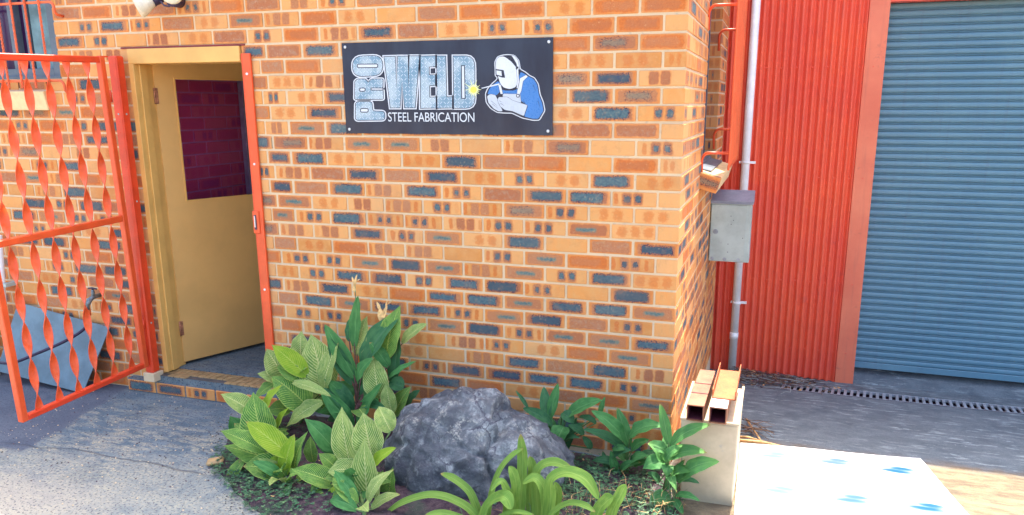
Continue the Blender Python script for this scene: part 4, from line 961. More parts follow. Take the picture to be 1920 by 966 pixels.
# ---------------------------------------------------------------- flood lights above the door
fl = empty('floodlight', (-2.96, -.02, 2.49), 'twin outdoor spotlights with frosted lamps on the wall above the doorway', 'spotlight')
mb = MB(); mb.tube([(0, .02, 0), (0, -.05, 0)], .04, 16); mb.build('mount', M['black'], fl)
def lamp(c, d):
    c, d = Vector(c), Vector(d).normalized()
    mb = MB(); mb.tube([c-d*.10, c-d*.05, c-d*.045], [.022, .026, .03], 12); mb.build('lamp_holder', M['black'], fl)
    mb = MB(); mb.tube([c-d*.045, c-d*.02, c+d*.02, c+d*.045, c+d*.052, c+d*.055], [.028, .036, .054, .058, .050, .002], 18); return mb.build('lamp', M['lamp'], fl)
lamp((-.14, -.10, -.03), (-.5, -.5, -.32)) ; lamp((.07, -.10, .015), (.35, -.8, .05))
mb = MB(); mb.tube([(-.06, -.07, -.01), (-.03, -.075, -.035), (.0, -.07, -.04), (.03, -.06, -.02), (.03, -.05, .0)], .005, 8); mb.build('cable', M['black'], fl)

# ---------------------------------------------------------------- things behind the gate: board, tap, hose, pipes
TL, TR, BR, BL = Vector((-4.577, -.03, .541)), Vector((-3.776, -.03, .428)), Vector((-3.90, -.20, .004)), Vector((-4.66, -.20, .08))
lb = MB(); nrm = (TR-TL).cross(BL-TL).normalized(); th = nrm*.006
for f_ in ([TL, BL, BR, TR], [TL-th, TR-th, BR-th, BL-th], [TL, TR, TR-th, TL-th], [TR, BR, BR-th, TR-th], [BR, BL, BL-th, BR-th], [BL, TL, TL-th, BL-th]): lb.face(f_)
tag(lb.build('metal_sheet', M['zinc']), 'tilted blue-grey metal sheet leaning on the bricks behind the open gate', 'metal sheet')
tap = empty('tap', (-3.86, -.01, .66), 'old outdoor tap with orange hose fitting on the wall behind the gate', 'tap')
mb = MB(); mb.tube([(0, .01, -.02), (0, -.05, -.02), (-.005, -.075, -.035), (-.02, -.085, -.07), (-.022, -.085, -.10)], [.013, .015, .018, .016, .015], 10); mb.tube([(0, -.045, -.02), (0, -.045, .03)], [.013, .009], 8); mb.build('body', M['brass'], tap)
mb = MB(); mb.tube([(-.035, -.045, .037), (.0, -.045, .042), (.035, -.045, .037)], .006, 6); mb.tube([(0, -.045, .03), (0, -.045, .045)], .006, 6); mb.build('handle', M['black'], tap)
mb = MB(); mb.tube([(-.022, -.085, -.10), (-.022, -.085, -.14)], .019, 12); mb.build('hose_fitting', M['hose_fit'], tap)
H = [(-3.882, -.095, .52), (-3.885, -.10, .47), (-3.91, -.14, .42), (-3.99, -.22, .36), (-4.14, -.30, .29), (-4.32, -.33, .22), (-4.52, -.30, .19), (-4.75, -.26, .17), (-5.0, -.24, .13), (-5.4, -.3, .03)]
def smoothp(P, n_=6):
    P = [Vector(p_) for p_ in P]; out = []
    for i in range(len(P)-1):
        a, b, c, d = P[max(i-1, 0)], P[i], P[i+1], P[min(i+2, len(P)-1)]
        for k in range(n_):
            t = k/n_; out.append(.5*((2*b)+(c-a)*t+(2*a-5*b+4*c-d)*t*t+(3*b-a-3*c+d)*t**3))
    return out+[P[-1]]
mb = MB(); mb.tube(smoothp(H), .010, 8); tag(mb.build('garden_hose', M['hose']), 'black garden hose curving left from the tap across the leaning metal sheet', 'hose')
pv = empty('wall_pipe', (-4.70, -.06, 0), 'thin white pipe running up the brick wall at the far left edge', 'pipe')
mb = MB(); mb.tube([(-.03, 0, .15), (.075, 0, 1.02)], .020, 14); mb.build('pipe', M['white'], pv)
mb = MB(); mb.box((.0, -.026, .66), (.10, -.018, .685)); mb.box((.06, -.018, .66), (.10, .06, .685)); mb.build('clamp', M['galv'], pv)
pl = MB(); pl.tube([(-4.86, -.14, -.01), (-4.86, -.14, .30), (-4.86, -.13, .50)], [.085, .083, .05], 20); tag(pl.build('drain_pipe', M['white']), 'wide white plastic pipe stub standing at the foot of the wall, far left', 'pipe')

# ---------------------------------------------------------------- garden bed
def bedx(x, y): return 0
mb = MB()
edge = [(-2.44, -.056), (-2.60, -.36), (-2.318, -.84), (-2.05, -1.03), (-1.79, -1.18), (-1.45, -1.42), (-1.2, -1.8), (-.2, -1.9), (.15, -1.0), (.13, -.46), (.10, -.40), (.10, .0)]
cx_, cy_ = -1.1, -.6
import itertools
def edge_dist(a):
    d = Vector((math.cos(a), math.sin(a))); best = 9
    for i in range(len(edge)):
        p_, q_ = Vector(edge[i]), Vector(edge[(i+1) % len(edge)]); e = q_-p_; den = d.x*e.y-d.y*e.x
        if abs(den) < 1e-9: continue
        w_ = p_-Vector((cx_, cy_)); t = (w_.x*e.y-w_.y*e.x)/den; u_ = (w_.x*d.y-w_.y*d.x)/den
        if t > 0 and -1e-6 <= u_ <= 1.000001: best = min(best, t)
    return best
NA, NR_ = 110, 16
ED_ = [edge_dist(2*PI*k/NA)*(1+.015*mnoise.noise((k*.5, 0, 0))) for k in range(NA)]
def soil_h(X, Y, e):                                  # e: 0 centre .. 1 edge
    return max(gxy(X, Y), -.06)+.006+.035*(1-e**4)+.016*mnoise.noise((X*7, Y*7, 0))*(1-e**6)+.010*mnoise.noise((X*25, Y*25, 3))*(1-e**6)
def soilfn(u, v):
    k = int(round(u*NA)) % NA; a = 2*PI*k/NA; R_ = ED_[k]*v; X, Y = cx_+math.cos(a)*R_, cy_+math.sin(a)*R_
    return Vector((X, min(Y, .004), soil_h(X, Y, v)-(.012 if v >= .999 else 0)))
mb.grid(soilfn, NA, NR_); so_ = mb.build('soil_bed', M['soil']); tag(so_, 'dark soil of the small garden bed at the foot of the wall', kind='structure')

# the boulder
OUTL = [(-1.469, -.009), (-1.448, .15), (-1.382, .266), (-1.238, .384), (-1.115, .428), (-.995, .457), (-.893, .446), (-.792, .409), (-.741, .34), (-.665, .33), (-.567, .286), (-.469, .199), (-.443, .13), (-.454, .026), (-.62, -.14), (-.919, -.22), (-1.294, -.22), (-1.434, -.14)]
rc = Vector((-.97, .06))
def orad(a):
    d = Vector((math.cos(a), math.sin(a))); best = 0
    for i in range(len(OUTL)):
        p_, q_ = Vector(OUTL[i]), Vector(OUTL[(i+1) % len(OUTL)]); e = q_-p_; den = d.x*e.y-d.y*e.x
        if abs(den) < 1e-9: continue
        w_ = p_-rc; t = (w_.x*e.y-w_.y*e.x)/den; u_ = (w_.x*d.y-w_.y*d.x)/den
        if t > 0 and -1e-6 <= u_ <= 1.000001: best = max(best, t)
    return best
bm = bmesh.new(); bmesh.ops.create_icosphere(bm, subdivisions=6, radius=1)
for v in bm.verts:
    c = v.co.copy(); a = math.atan2(c.z, c.x); rr_ = math.hypot(c.x, c.z); R_ = orad(a)
    X = rc.x+math.cos(a)*rr_*R_; Z = rc.y+math.sin(a)*rr_*R_; Y = -.46+c.y*.36*(1 if c.y < 0 else .8)
    P = Vector((X, Y, Z)); n_ = Vector((c.x, c.y, c.z))
    f1 = mnoise.voronoi(P*4.2)[0]; ridge = (f1[1]-f1[0]); f2 = mnoise.voronoi(P*9.5+Vector((1, 4, 2)))[0]; k = .060*min(ridge*1.5, .55)+.022*min((f2[1]-f2[0])*1.4, .6)+.022*mnoise.noise(P*6)-.008+.012*mnoise.noise(P*15)+.009*mnoise.noise(P*38)+.006*abs(mnoise.noise(P*24+Vector((3,1,2))))-.02
    # the long split between the main mass and the lower right shoulder
    cr = abs((X+.76)+.25*(Z-.25)+.05*mnoise.noise(P*5)); k -= .05*max(0, 1-cr/.02)*(1 if Y < .0 else 0)
    cr2 = abs((Z-.28)+.35*(X+.9)+.05*mnoise.noise(P*4)); k -= .02*max(0, 1-cr2/.008)*(1 if X > -1.15 else 0)
    v.co = P+n_*k
me = bpy.data.meshes.new('boulder'); bm.to_mesh(me); bm.free(); me.materials.append(M['rock'])
for p_ in me.polygons: p_.use_smooth = True
tag(link('boulder', me), 'big purple-grey boulder with pale lichen in the middle of the garden bed', 'boulder')

# ---------------------------------------------------------------- leaves
def leaf(P0, P1, wd, mat, par, bow=.04, up=(0, -.55, .85), fold=.25, nl=14, nw=6, shape='ovate', wave=.06, rnd_=None, droop=.0, name='leaf'):
    R_ = rnd_ or random; P0, P1 = Vector(P0), Vector(P1); d = P1-P0; L_ = d.length; up = Vector(up)
    n0 = (up-d.normalized()*up.dot(d.normalized())).normalized(); c = (P0+P1)/2+n0*(bow*1.6); off = Vector(par.location) if par is not None else Vector((0, 0, 0))
    ph = R_.uniform(0, 6); tw_ = R_.uniform(-.35, .35)
    def f(u, v):
        t = v; p_ = P0*(1-t)**2+c*2*t*(1-t)+P1*t*t; tg = ((c-P0)*2*(1-t)+(P1-c)*2*t).normalized()
        n_ = (up-tg*up.dot(tg)).normalized(); sd = tg.cross(n_); a_ = tw_*t; sd2 = sd*math.cos(a_)+n_*math.sin(a_); n2 = n_*math.cos(a_)-sd*math.sin(a_)
        if shape == 'strap': w_ = wd/2*min(1, (1-t)*4.5)**.6*(.75+.25*min(1, t*6))
        elif shape == 'lance': w_ = wd/2*(math.sin(PI*min(1, (t*.93+.05))**.85))**.8
        else: w_ = wd/2*1.06*(math.sin(PI*(t*.96+.03)**.78))**.85*(1 if t < .72 else max(.0, 1-((t-.72)/.28)**1.5*.55))
        if t > .999: w_ *= .05
        s_ = (u-.5)*2
        return p_+sd2*(s_*w_)+n2*(abs(s_)**1.2*w_*fold+wave*w_*math.sin(t*17+ph+s_*2)*abs(s_)**2)-off
    mb = MB(); mb.grid(f, nw, nl); return mb.build(name, M[mat], par)
def strap(px, Ys, wpx, mat, par, up=(0, -.5, .87)):
    P = smoothp([at(x_, y_, Y_) for (x_, y_), Y_ in zip(px, Ys)], 5); off = Vector(par.location); wd = .84*wpx*(P[0]-CP).length/CAMP[6]; up = Vector(up); n_ = len(P)
    def f(u, v):
        i = min(int(round(v*(n_-1))), n_-1); tg = (P[min(i+1, n_-1)]-P[max(i-1, 0)]).normalized(); nn = (up-tg*up.dot(tg)).normalized(); sd = tg.cross(nn); t = v
        w_ = wd/2*min(1, (1-t)*5.0+.02)**.6; s_ = (u-.5)*2; return P[i]+sd*(s_*w_)+nn*(abs(s_)**1.5*w_*.35)-off
    mb = MB(); mb.grid(f, 6, n_-1); return mb.build('leaf', M[mat], par)
def plant(name, label, cat, base, zoom, leaves, Yc, crown, stem='stem', group=None, stem_r=.009, fill=14, fs=1.0, fm=('var', 'var', 'canna', 'varpale')):
    """leaves: (material, base xy, tip xy, width, dY base, dY tip, bow, shape) in photo-crop units"""
    zx, zy, zs = zoom; T_ = lambda p_: (zx+p_[0]/zs, zy+p_[1]/zs)
    root = empty(name, base, label, cat, group); rn = random.Random(hash(label) % 1000 if False else len(label)*7+len(leaves))
    cr = at(*T_(crown), Yc)
    mb = MB(); b_ = Vector(base); mb.tube([p_-b_ for p_ in (b_+Vector((0, 0, -.02)), b_.lerp(cr, .5)+Vector((.005, 0, 0)), cr)], [stem_r*1.3, stem_r, stem_r*.7], 8); mb.build('stem', M[stem], root)
    for lf in leaves:
        mat, pb, pt, wz, db, dt, bow = lf[:7]; shp_ = lf[7] if len(lf) > 7 else 'ovate'
        A = at(*T_(pb), min(Yc+db, -.03)); B = at(*T_(pt), min(Yc+dt, -.02)); wd = wz/zs*(A-CP).length/CAMP[6]
        if mat in ('var', 'varpale', 'varlime'): B = A+(B-A)*1.14; wd *= .98
        B.y = min(B.y, -.015)
        leaf(A, B, wd, mat, root, bow=bow*rn.uniform(.6, 1.8), shape=shp_, rnd_=rn, fold=rn.uniform(.08, .42), wave=rn.uniform(.04, .14))
        if (A-cr).length > .03 and not (len(lf) > 8 and lf[8] == 'nostalk'):
            mb = MB(); mid = A.lerp(cr, .5)+Vector((0, 0, -.01)); low = cr.lerp(b_, .25); mb.tube([low-b_, mid-b_, A-b_, (A.lerp(B, .25))-b_+Vector((0, .002, -.004))], [.004, .004, .0035, .002], 5, cap=False); mb.build('leaf_stalk', M[stem], root)
    for i in range(fill):
        a = rn.uniform(0, 2*PI); up_ = rn.uniform(-.15, 1.1); A = b_.lerp(cr, rn.uniform(.35, 1.0)); d = Vector((math.cos(a)*1.1, math.sin(a)*.8, up_)).normalized(); ln_ = rn.uniform(.11, .20)*fs
        A2 = A+d*.04*fs; B = A2+d*ln_; B.y = min(B.y, -.02); B.z = max(B.z, .03)
        leaf(A2, B, rn.uniform(.045, .075)*fs, rn.choice(fm), root, bow=rn.uniform(.02, .05), shape=rn.choice(('ovate', 'lance')), rnd_=rn, fold=rn.uniform(.1, .4))
        mb = MB(); mb.tube([A-b_, A2-b_, A2.lerp(B, .15)-b_], [.0035, .003, .002], 5, cap=False); mb.build('leaf_stalk', M[stem], root)
    return root
Z1 = (380, 500, 2.072); Z2 = (700, 680, 2.909)
def gpt(x, y): d = ray(x, y); p_ = CP+d*(-CP.z/d.z); return (p_.x, p_.y, .02)
plant('striped_plant', 'low striped-leaf plant with lime new leaves at the left front of the garden bed', 'plant', gpt(543, 925), Z1, [
 ('var', (330, 810), (178, 780), 105, 0, -.10, .03), ('varlime', (345, 740), (188, 618), 80, 0, .02, .02), ('var', (245, 720), (90, 648), 66, -.02, -.04, .02),
 ('var', (335, 775), (112, 705), 88, .02, -.03, .03), ('varlime', (318, 815), (352, 672), 66, -.03, .0, .01, 'lance'), ('var', (355, 815), (402, 662), 80, .0, .04, .02),
 ('var', (165, 745), (110, 862), 52, -.03, -.10, .02, 'lance', 'nostalk'), ('var', (198, 790), (192, 880), 38, -.02, -.08, .01, 'lance', 'nostalk'), ('varpale', (285, 840), (218, 908), 42, -.02, -.07, .01, 'lance', 'nostalk'),
 ('varlime', (300, 770), (255, 755), 40, -.02, -.04, .01)], -.80, (330, 820))
plant('striped_plant', 'striped-leaf plant with a broad upright oval leaf, behind the lime-leaved one', 'plant', gpt(505, 872), Z1, [
 ('var', (245, 690), (202, 512), 128, -.06, .0, .03), ('varpale', (205, 575), (86, 505), 68, 0, -.05, .02), ('varlime', (225, 575), (300, 472), 66, 0, .02, .02), ('canna', (160, 660), (105, 580), 60, 0, -.02, .02),
 ('varlime', (290, 650), (330, 560), 50, 0, .0, .02)], -.58, (235, 700))
plant('striped_plant', 'tall leafy striped plant beside the lock post, leaves reaching over the doorstep', 'plant', gpt(560, 800), Z1, [
 ('varlime', (405, 425), (284, 318), 74, -.06, -.10, .02), ('varpale', (385, 370), (385, 264), 70, .02, .06, .02), ('varpale', (325, 440), (256, 333), 84, -.05, -.05, .02), ('var', (388, 445), (297, 392), 62, -.08, -.12, .02),
 ('varpale', (485, 480), (428, 288), 128, -.02, .04, .03), ('varpale', (472, 475), (522, 315), 78, -.06, .0, .02), ('var', (410, 548), (285, 442), 118, -.10, -.14, .03), ('varpale', (350, 450), (480, 498), 40, -.14, -.18, .02, 'lance'),
 ('varpale', (465, 525), (342, 612), 78, -.14, -.24, .03), ('var', (290, 450), (212, 512), 52, -.1, -.16, .02), ('var', (340, 455), (400, 400), 50, -.06, -.06, .02), ('varpale', (300, 450), (222, 420), 48, -.08, -.12, .02),
 ('var', (480, 560), (540, 470), 80, -.06, .0, .02), ('var', (340, 560), (260, 560), 70, -.10, -.16, .02)], -.28, (420, 520))
cn = plant('canna_plant', 'tall green canna with a spear-like upright leaf and withered flowers against the wall', 'plant', gpt(665, 830), Z1, [
 ('canna', (590, 310), (604, 112), 52, .06, .10, .01, 'lance'), ('canna', (590, 430), (474, 224), 62, .0, -.02, .02, 'lance'), ('dark', (585, 455), (485, 272), 60, .0, -.03, .01, 'lance'), ('canna', (600, 450), (668, 352), 58, -.04, -.04, .02),
 ('dark', (622, 400), (772, 178), 96, .04, .10, .03, 'lance'), ('var', (715, 355), (762, 176), 94, .06, .10, .02), ('varpale', (775, 300), (860, 232), 52, .08, .12, .02, 'lance'), ('varpale', (600, 345), (636, 208), 72, .06, .12, .02),
 ('canna', (722, 388), (648, 294), 52, .04, .04, .02, 'lance'), ('dark', (740, 455), (766, 262), 68, .05, .08, .01, 'lance'), ('canna', (722, 432), (830, 368), 34, .0, .0, .02, 'lance'), ('varpale', (690, 515), (668, 366), 96, -.04, .0, .02),
 ('canna', (582, 622), (458, 480), 66, -.08, -.14, .03, 'lance'), ('canna', (600, 625), (698, 452), 68, -.08, -.10, .02, 'lance'), ('dark', (580, 560), (518, 440), 56, -.04, -.04, .02, 'lance'), ('dark', (570, 290), (568, 205), 30, .06, .1, .0, 'lance'),
 ('dark', (620, 560), (640, 440), 60, .0, .04, .02), ('varpale', (735, 570), (715, 465), 58, -.06, -.04, .02), ('var', (745, 580), (802, 478), 66, .0, .02, .02), ('dark', (790, 540), (845, 480), 40, .06, .08, .01, 'lance'), ('dark', (780, 470), (720, 455), 60, .02, .0, .02)], -.26, (600, 500), stem='stem_red', fill=12, fs=1.15, fm=('dark', 'canna', 'var', 'dark'))
for (a, b) in (((600, 300), (592, 60)), ((697, 420), (697, 210))):
    T_ = lambda p_: at(380+p_[0]/2.072, 500+p_[1]/2.072, -.16); A, B = T_(a), T_(b); mb = MB(); mb.tube([A-cn.location, A.lerp(B, .5)-cn.location, B-cn.location], [.004, .0032, .002], 6); mb.build('flower_stalk', M['stem'], cn)
for (a, b, w_) in (((592, 100), (585, 70), 14), ((592, 80), (600, 30), 12), ((596, 60), (612, 50), 8), ((590, 70), (580, 38), 8), ((697, 215), (690, 160), 26), ((700, 210), (718, 150), 20), ((715, 150), (745, 130), 14), ((690, 170), (676, 135), 12), ((712, 160), (722, 122), 10), ((703, 218), (706, 180), 24)):
    A, B = T_(a), T_(b); leaf(A, B, w_/2.072*(A-CP).length/CAMP[6], 'petal', cn, bow=.004, shape='lance', nl=6, nw=2, name='withered_petal')
plant('striped_plant', 'striped-leaf plant with pale pointed leaves in front, beside the boulder', 'plant', gpt(690, 1010), Z1, [
 ('varpale', (575, 770), (545, 572), 92, .02, .06, .02), ('varpale', (660, 740), (628, 588), 112, .04, .08, .02), ('var', (520, 850), (368, 795), 78, -.02, -.08, .02), ('varpale', (610, 800), (500, 800), 84, .0, -.05, .03),
 ('varpale', (650, 960), (632, 700), 112, -.06, -.02, .03), ('varlime', (500, 975), (548, 850), 96, -.10, -.06, .02), ('varlime', (655, 790), (740, 714), 50, .0, .0, .02, 'lance'), ('var', (722, 925), (738, 795), 68, .0, .03, .02),
 ('var', (535, 800), (460, 735), 60, .04, .02, .02), ('canna', (515, 715), (395, 590), 72, .10, .06, .03), ('canna', (520, 725), (440, 690), 50, .1, .06, .02), ('varpale', (670, 975), (705, 890), 84, -.06, -.04, .02),
 ('canna', (600, 720), (560, 600), 60, .12, .14, .02), ('var', (600, 930), (540, 980), 100, -.10, -.18, .03), ('varpale', (730, 640), (690, 555), 76, .1, .14, .02), ('var', (480, 870), (425, 890), 60, -.04, -.1, .02), ('var', (690, 860), (700, 800), 60, .02, .04, .02), ('dark', (610, 850), (570, 760), 60, .06, .06, .02), ('var', (430, 760), (420, 670), 50, .12, .14, .02)], -.86, (600, 830))
plant('dark_green_plant', 'dark green lance-leaved plant right behind the boulder against the bricks', 'plant', (-.55, -.16, .0), Z2, [
 ('dark', (950, 305), (930, 132), 64, .0, .06, .01, 'lance'), ('canna', (965, 305), (1008, 112), 56, .0, .06, .01, 'lance'), ('dark', (975, 345), (815, 248), 62, -.02, -.04, .02, 'lance'), ('dark', (845, 250), (776, 152), 22, .0, .02, .01, 'lance'),
 ('canna', (1060, 290), (1248, 205), 84, .0, -.02, .03, 'lance'), ('canna', (1235, 285), (1264, 186), 32, .02, .05, .01, 'lance'), ('canna', (1040, 350), (1005, 448), 100, -.04, -.10, .02), ('dark', (1060, 465), (1112, 298), 50, .0, .02, .02, 'lance'),
 ('dark', (1215, 330), (1118, 296), 40, -.02, -.02, .02, 'lance'), ('dark', (1030, 275), (1095, 335), 60, .0, -.02, .02), ('dark', (1150, 390), (1060, 340), 50, -.02, -.04, .02, 'lance'), ('dark', (1190, 470), (1140, 400), 40, 0, .0, .02, 'lance')], -.20, (1010, 420), stem_r=.006, fill=5, fs=.9, fm=('dark', 'canna'))
plant('dark_green_plant', 'green lance-leaved plant in the middle of the group left of the brick corner', 'plant', (-.19, -.24, .0), Z2, [
 ('canna', (1370, 425), (1188, 262), 76, .0, -.02, .03, 'lance'), ('canna', (1395, 460), (1328, 242), 64, .0, .05, .02, 'lance'), ('canna', (1400, 405), (1592, 345), 90, -.02, -.04, .03, 'lance'), ('dark', (1375, 478), (1143, 365), 62, .0, -.02, .03, 'lance'),
 ('dark', (1300, 520), (1408, 478), 56, .0, -.04, .02, 'lance'), ('canna', (1410, 480), (1505, 420), 52, .0, .0, .02, 'lance'), ('dark', (1280, 600), (1250, 480), 36, .02, .04, .02, 'lance'), ('canna', (1320, 600), (1295, 480), 44, -.02, .0, .02, 'lance'), ('canna', (1350, 600), (1460, 545), 54, -.03, -.06, .02, 'lance'), ('canna', (1380, 470), (1300, 480), 40, -.02, -.04, .02, 'lance'), ('dark', (1400, 560), (1480, 500), 50, 0, -.02, .02, 'lance')], -.24, (1385, 520), stem_r=.006, fill=5, fs=.9, fm=('dark', 'canna'))
plant('green_plant', 'bright green lance-leaved plant at the brick corner, leaf tips reaching over the beige box', 'plant', (.02, -.42, .02), Z2, [
 ('midg', (1612, 445), (1563, 222), 58, .0, .05, .01, 'lance'), ('midg', (1620, 450), (1842, 338), 72, .0, .02, .03, 'lance'), ('midg', (1600, 530), (1822, 492), 84, -.02, -.02, .05, 'lance'), ('midg', (1602, 490), (1496, 440), 66, -.02, -.03, .02, 'lance'),
 ('canna', (1590, 545), (1470, 580), 84, .0, -.05, .03), ('midg', (1610, 560), (1600, 628), 60, -.02, -.08, .02), ('midg', (1690, 612), (1888, 540), 84, -.04, -.04, .03, 'lance'), ('canna', (1600, 690), (1700, 528), 56, -.02, .02, .02, 'lance'),
 ('canna', (1650, 725), (1782, 756), 44, -.06, -.10, .02, 'lance'), ('midg', (1620, 745), (1500, 760), 88, -.06, -.10, .02), ('canna', (1622, 750), (1622, 835), 36, -.06, -.10, .01, 'lance'), ('midg', (1660, 650), (1786, 590), 54, -.05, -.05, .02, 'lance'),
 ('midg', (1590, 540), (1690, 450), 56, -.03, -.02, .02, 'lance'), ('dark', (1560, 650), (1490, 600), 50, .02, .0, .02, 'lance'), ('canna', (1640, 745), (1690, 830), 40, -.06, -.12, .01, 'lance'), ('dark', (1640, 640), (1780, 660), 40, .0, .0, .02, 'lance')], -.46, (1612, 560), stem_r=.007, fill=6, fs=.85, fm=('midg', 'canna'))
# strap-leaved plant in front: two crowns
def strap_plant(label, base, crown, leaves, Yc):
    root = empty('strap_leaf_plant', base, label, 'plant', 'strap-leaved plants in the front of the bed')
    mb = MB(); mb.tube([(0, 0, -.02), (0, 0, .07)], [.03, .022], 10); mb.build('crown', M['stem'], root)
    for px, dy, w_ in leaves:
        P = [(700+a/2.909, 680+b/2.909) for a, b in px]; strap(P, [Yc+dy[0]+(dy[1]-dy[0])*i/(len(P)-1) for i in range(len(P))], w_/2.909, 'strap', root)
    return root
strap_plant('light green strap-leaved plant with a long arching leaf sweeping left before the boulder', gpt(915, 1010), None, [
 ([(600, 900), (540, 815), (470, 765), (370, 728), (270, 728), (140, 775), (40, 850)], (0, -.06), 52), ([(600, 890), (560, 780), (520, 700), (440, 635), (368, 605)], (.02, .04), 50), ([(620, 880), (645, 720), (690, 590), (755, 510), (818, 468)], (.03, .10), 40),
 ([(800, 880), (805, 760), (812, 640), (815, 520), (803, 390)], (.04, .12), 66), ([(770, 880), (775, 780), (780, 680), (765, 610), (740, 565)], (.0, .0), 60), ([(760, 880), (755, 770), (720, 680), (690, 650), (640, 700)], (-.02, -.06), 46),
 ([(590, 900), (620, 800), (660, 750), (720, 735), (752, 800)], (-.02, -.10), 84), ([(580, 900), (480, 850), (380, 822), (280, 835)], (-.04, -.12), 44), ([(640, 890), (690, 840), (780, 815), (880, 835)], (-.05, -.12), 30), ([(700, 890), (730, 800), (715, 730), (670, 720)], (.05, .05), 50)], -.96)
strap_plant('light green strap-leaved plant whose broad leaf arches right, nearest the bottom edge', gpt(1030, 1010), None, [
 ([(930, 900), (945, 780), (925, 680), (880, 630), (815, 660)], (0, .0), 62), ([(950, 900), (965, 760), (975, 640), (1060, 600), (1160, 640), (1228, 745)], (.0, -.05), 80), ([(900, 860), (890, 680), (905, 580), (980, 545), (1080, 575)], (.06, .08), 64),
 ([(940, 900), (980, 820), (1060, 770), (1140, 775), (1210, 815)], (-.05, -.10), 42), ([(1200, 900), (1230, 810), (1270, 760), (1310, 730)], (-.02, .0), 84), ([(1280, 900), (1310, 800), (1345, 730), (1378, 665)], (-.02, .02), 72), ([(870, 900), (850, 700), (870, 590), (852, 510)], (.08, .12), 56), ([(980, 900), (1000, 800), (1010, 720), (990, 650)], (.06, .08), 50)], -.94)

# ---------------------------------------------------------------- ground cover, grass, a chipped brick
def in_bed(X, Y, m_=.95):
    a = math.atan2(Y-cy_, X-cx_) % (2*PI); k = int(a/(2*PI)*NA) % NA; r_ = math.hypot(X-cx_, Y-cy_)
    return r_ < ED_[k]*m_, r_/max(ED_[k], .01)
rg = random.Random(21); mb = MB(); n_c = 0
spots = [(-2.22, -.80, .10), (-2.10, -.93, .10), (-1.98, -1.02, .12), (-2.30, -.66, .10), (-1.75, -1.05, .14), (-.42, -.36, .16), (-.28, -.5, .18), (-.5, -.55, .15), (-.15, -.6, .15), (-.25, -.75, .2), (.0, -.62, .12), (-2.3, -.4, .15), (-1.6, -.9, .2), (-.6, -.3, .2), (-.1, -.3, .15)]
for i in range(3600):
    sx_, sy_, sr = rg.choice(spots); X, Y = rg.gauss(sx_, sr), rg.gauss(sy_, sr*.7)
    ok, e = in_bed(X, Y, 1.0)
    if not ok or Y > -.02: continue
    z = soil_h(X, Y, e)+rg.uniform(.004, .03); s = rg.uniform(.006, .013); ti = rg.uniform(-.5, .5)
    for k in range(3):
        a = k*2*PI/3+rg.uniform(-.3, .3)+i; u_ = Vector((math.cos(a), math.sin(a), ti*.5)); v_ = Vector((-math.sin(a), math.cos(a), 0)); c = Vector((X, Y, z))
        mb.face([c, c+u_*s*.6+v_*s*.5, c+u_*s*1.1, c+u_*s*.6-v_*s*.5], mi=0 if i % 7 else 1)
tag(mb.build('clover_cover', [M['cover'], M['grass']]), 'low clover growing over the edges of the soil', 'clover', kind='stuff')
mb = MB()
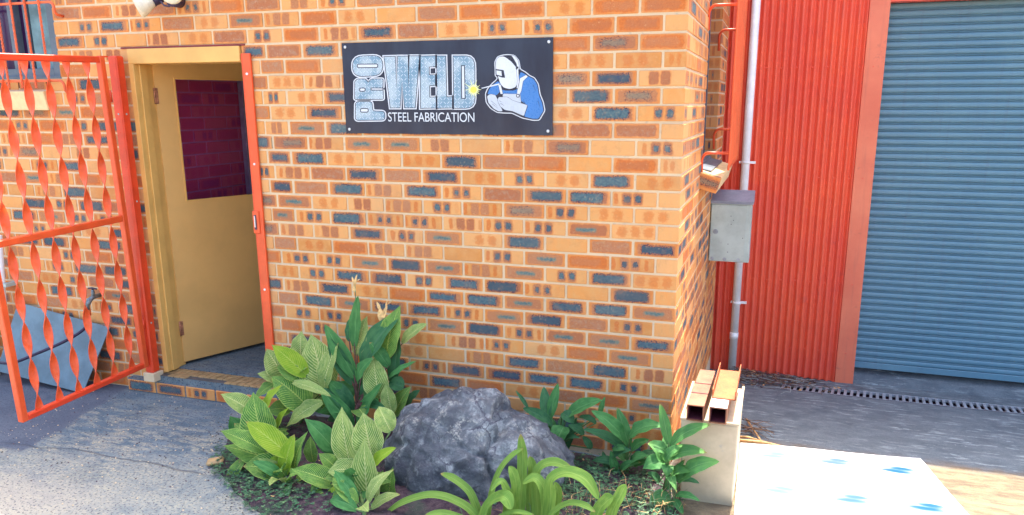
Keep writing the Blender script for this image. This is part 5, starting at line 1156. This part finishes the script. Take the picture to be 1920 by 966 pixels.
for i in range(330):
    X, Y = rg.gauss(-.33, .16), rg.gauss(-.72, .12)
    if i % 3 == 0: X, Y = rg.gauss(.02, .08), rg.gauss(-.55, .08)
    ok, e = in_bed(X, Y, 1.0)
    if not ok or Y > -.05: continue
    z = soil_h(X, Y, e); h = rg.uniform(.03, .12); a = rg.uniform(0, 6.28); b_ = Vector((X, Y, z-.005)); d = Vector((math.cos(a), math.sin(a), 0)); p1 = b_+Vector((0, 0, h*.7))+d*h*.3; p2 = b_+Vector((0, 0, h*.8))+d*h*.9; s_ = Vector((-d.y, d.x, 0))*.002
    mb.face([b_-s_, b_+s_, p1+s_*.8, p1-s_*.8], mi=i % 2); mb.face([p1-s_*.8, p1+s_*.8, p2], mi=i % 2)
tag(mb.build('grass', [M['grass'], M['twig_pale']]), 'thin green and dry grass blades at the right of the bed', 'grass', kind='stuff')
mb = MB()
for i in range(260):
    X, Y = rg.uniform(-2.3, .1), rg.uniform(-1.4, -.03); ok, e = in_bed(X, Y, .98)
    if not ok: continue
    z = soil_h(X, Y, e)+.004; s = rg.uniform(.004, .013); c = Vector((X, Y, z)); a = rg.uniform(0, 6); u_ = Vector((math.cos(a), math.sin(a), .2))*s; v_ = Vector((-math.sin(a), math.cos(a), -.1))*s*.6
    mb.face([c-u_, c-v_, c+u_+Vector((0, 0, s*.4)), c+v_], mi=i % 3)
g2 = MB(); rp = random.Random(8)
for i in range(1500):
    if i % 3: X, Y = rp.uniform(-3.9, -1.6), -abs(rp.gauss(.7, .45))
    else:
        k = rp.random(); X = -2.60+(.80)*k+rp.gauss(-.05, .05); Y = -.30-.88*k+rp.gauss(-.03, .05)
    if Y > -.07 or Y < -1.7 or in_bed(X, Y, 1.0)[0]: continue
    s = rp.choice((.0018, .0025, .0035, .006)); c = Vector((X, Y, s*.3)); a = rp.uniform(0, 6)
    P_ = [c+Vector((math.cos(a+q_*1.57)*s*rp.uniform(.7, 1.2), math.sin(a+q_*1.57)*s*rp.uniform(.7, 1.2), 0)) for q_ in range(4)]; top = c+Vector((0, 0, s*.9))
    for q_ in range(4): g2.face([P_[q_], P_[(q_+1) % 4], top], mi=i % 3)
tag(g2.build('grit', [M['grout'], M['litter'], M['mortar']]), 'loose grit scattered over the left pavement', 'grit', kind='stuff')
tag(mb.build('bark_chips', [M['litter'], M['twig'], M['twig_pale']]), 'scattered dead leaf bits and chips on the soil', 'litter', kind='stuff')
b_ = gpt(404, 872); mb = MB(); mb.box((-.042, -.03, -.01), (.045, .026, .016), bev=.009); o = mb.build('broken_brick', M['tile']); o.location = b_; o.rotation_euler = (.1, -.08, .5)
tag(o, 'small broken orange brick piece at the left edge of the garden bed', 'brick')
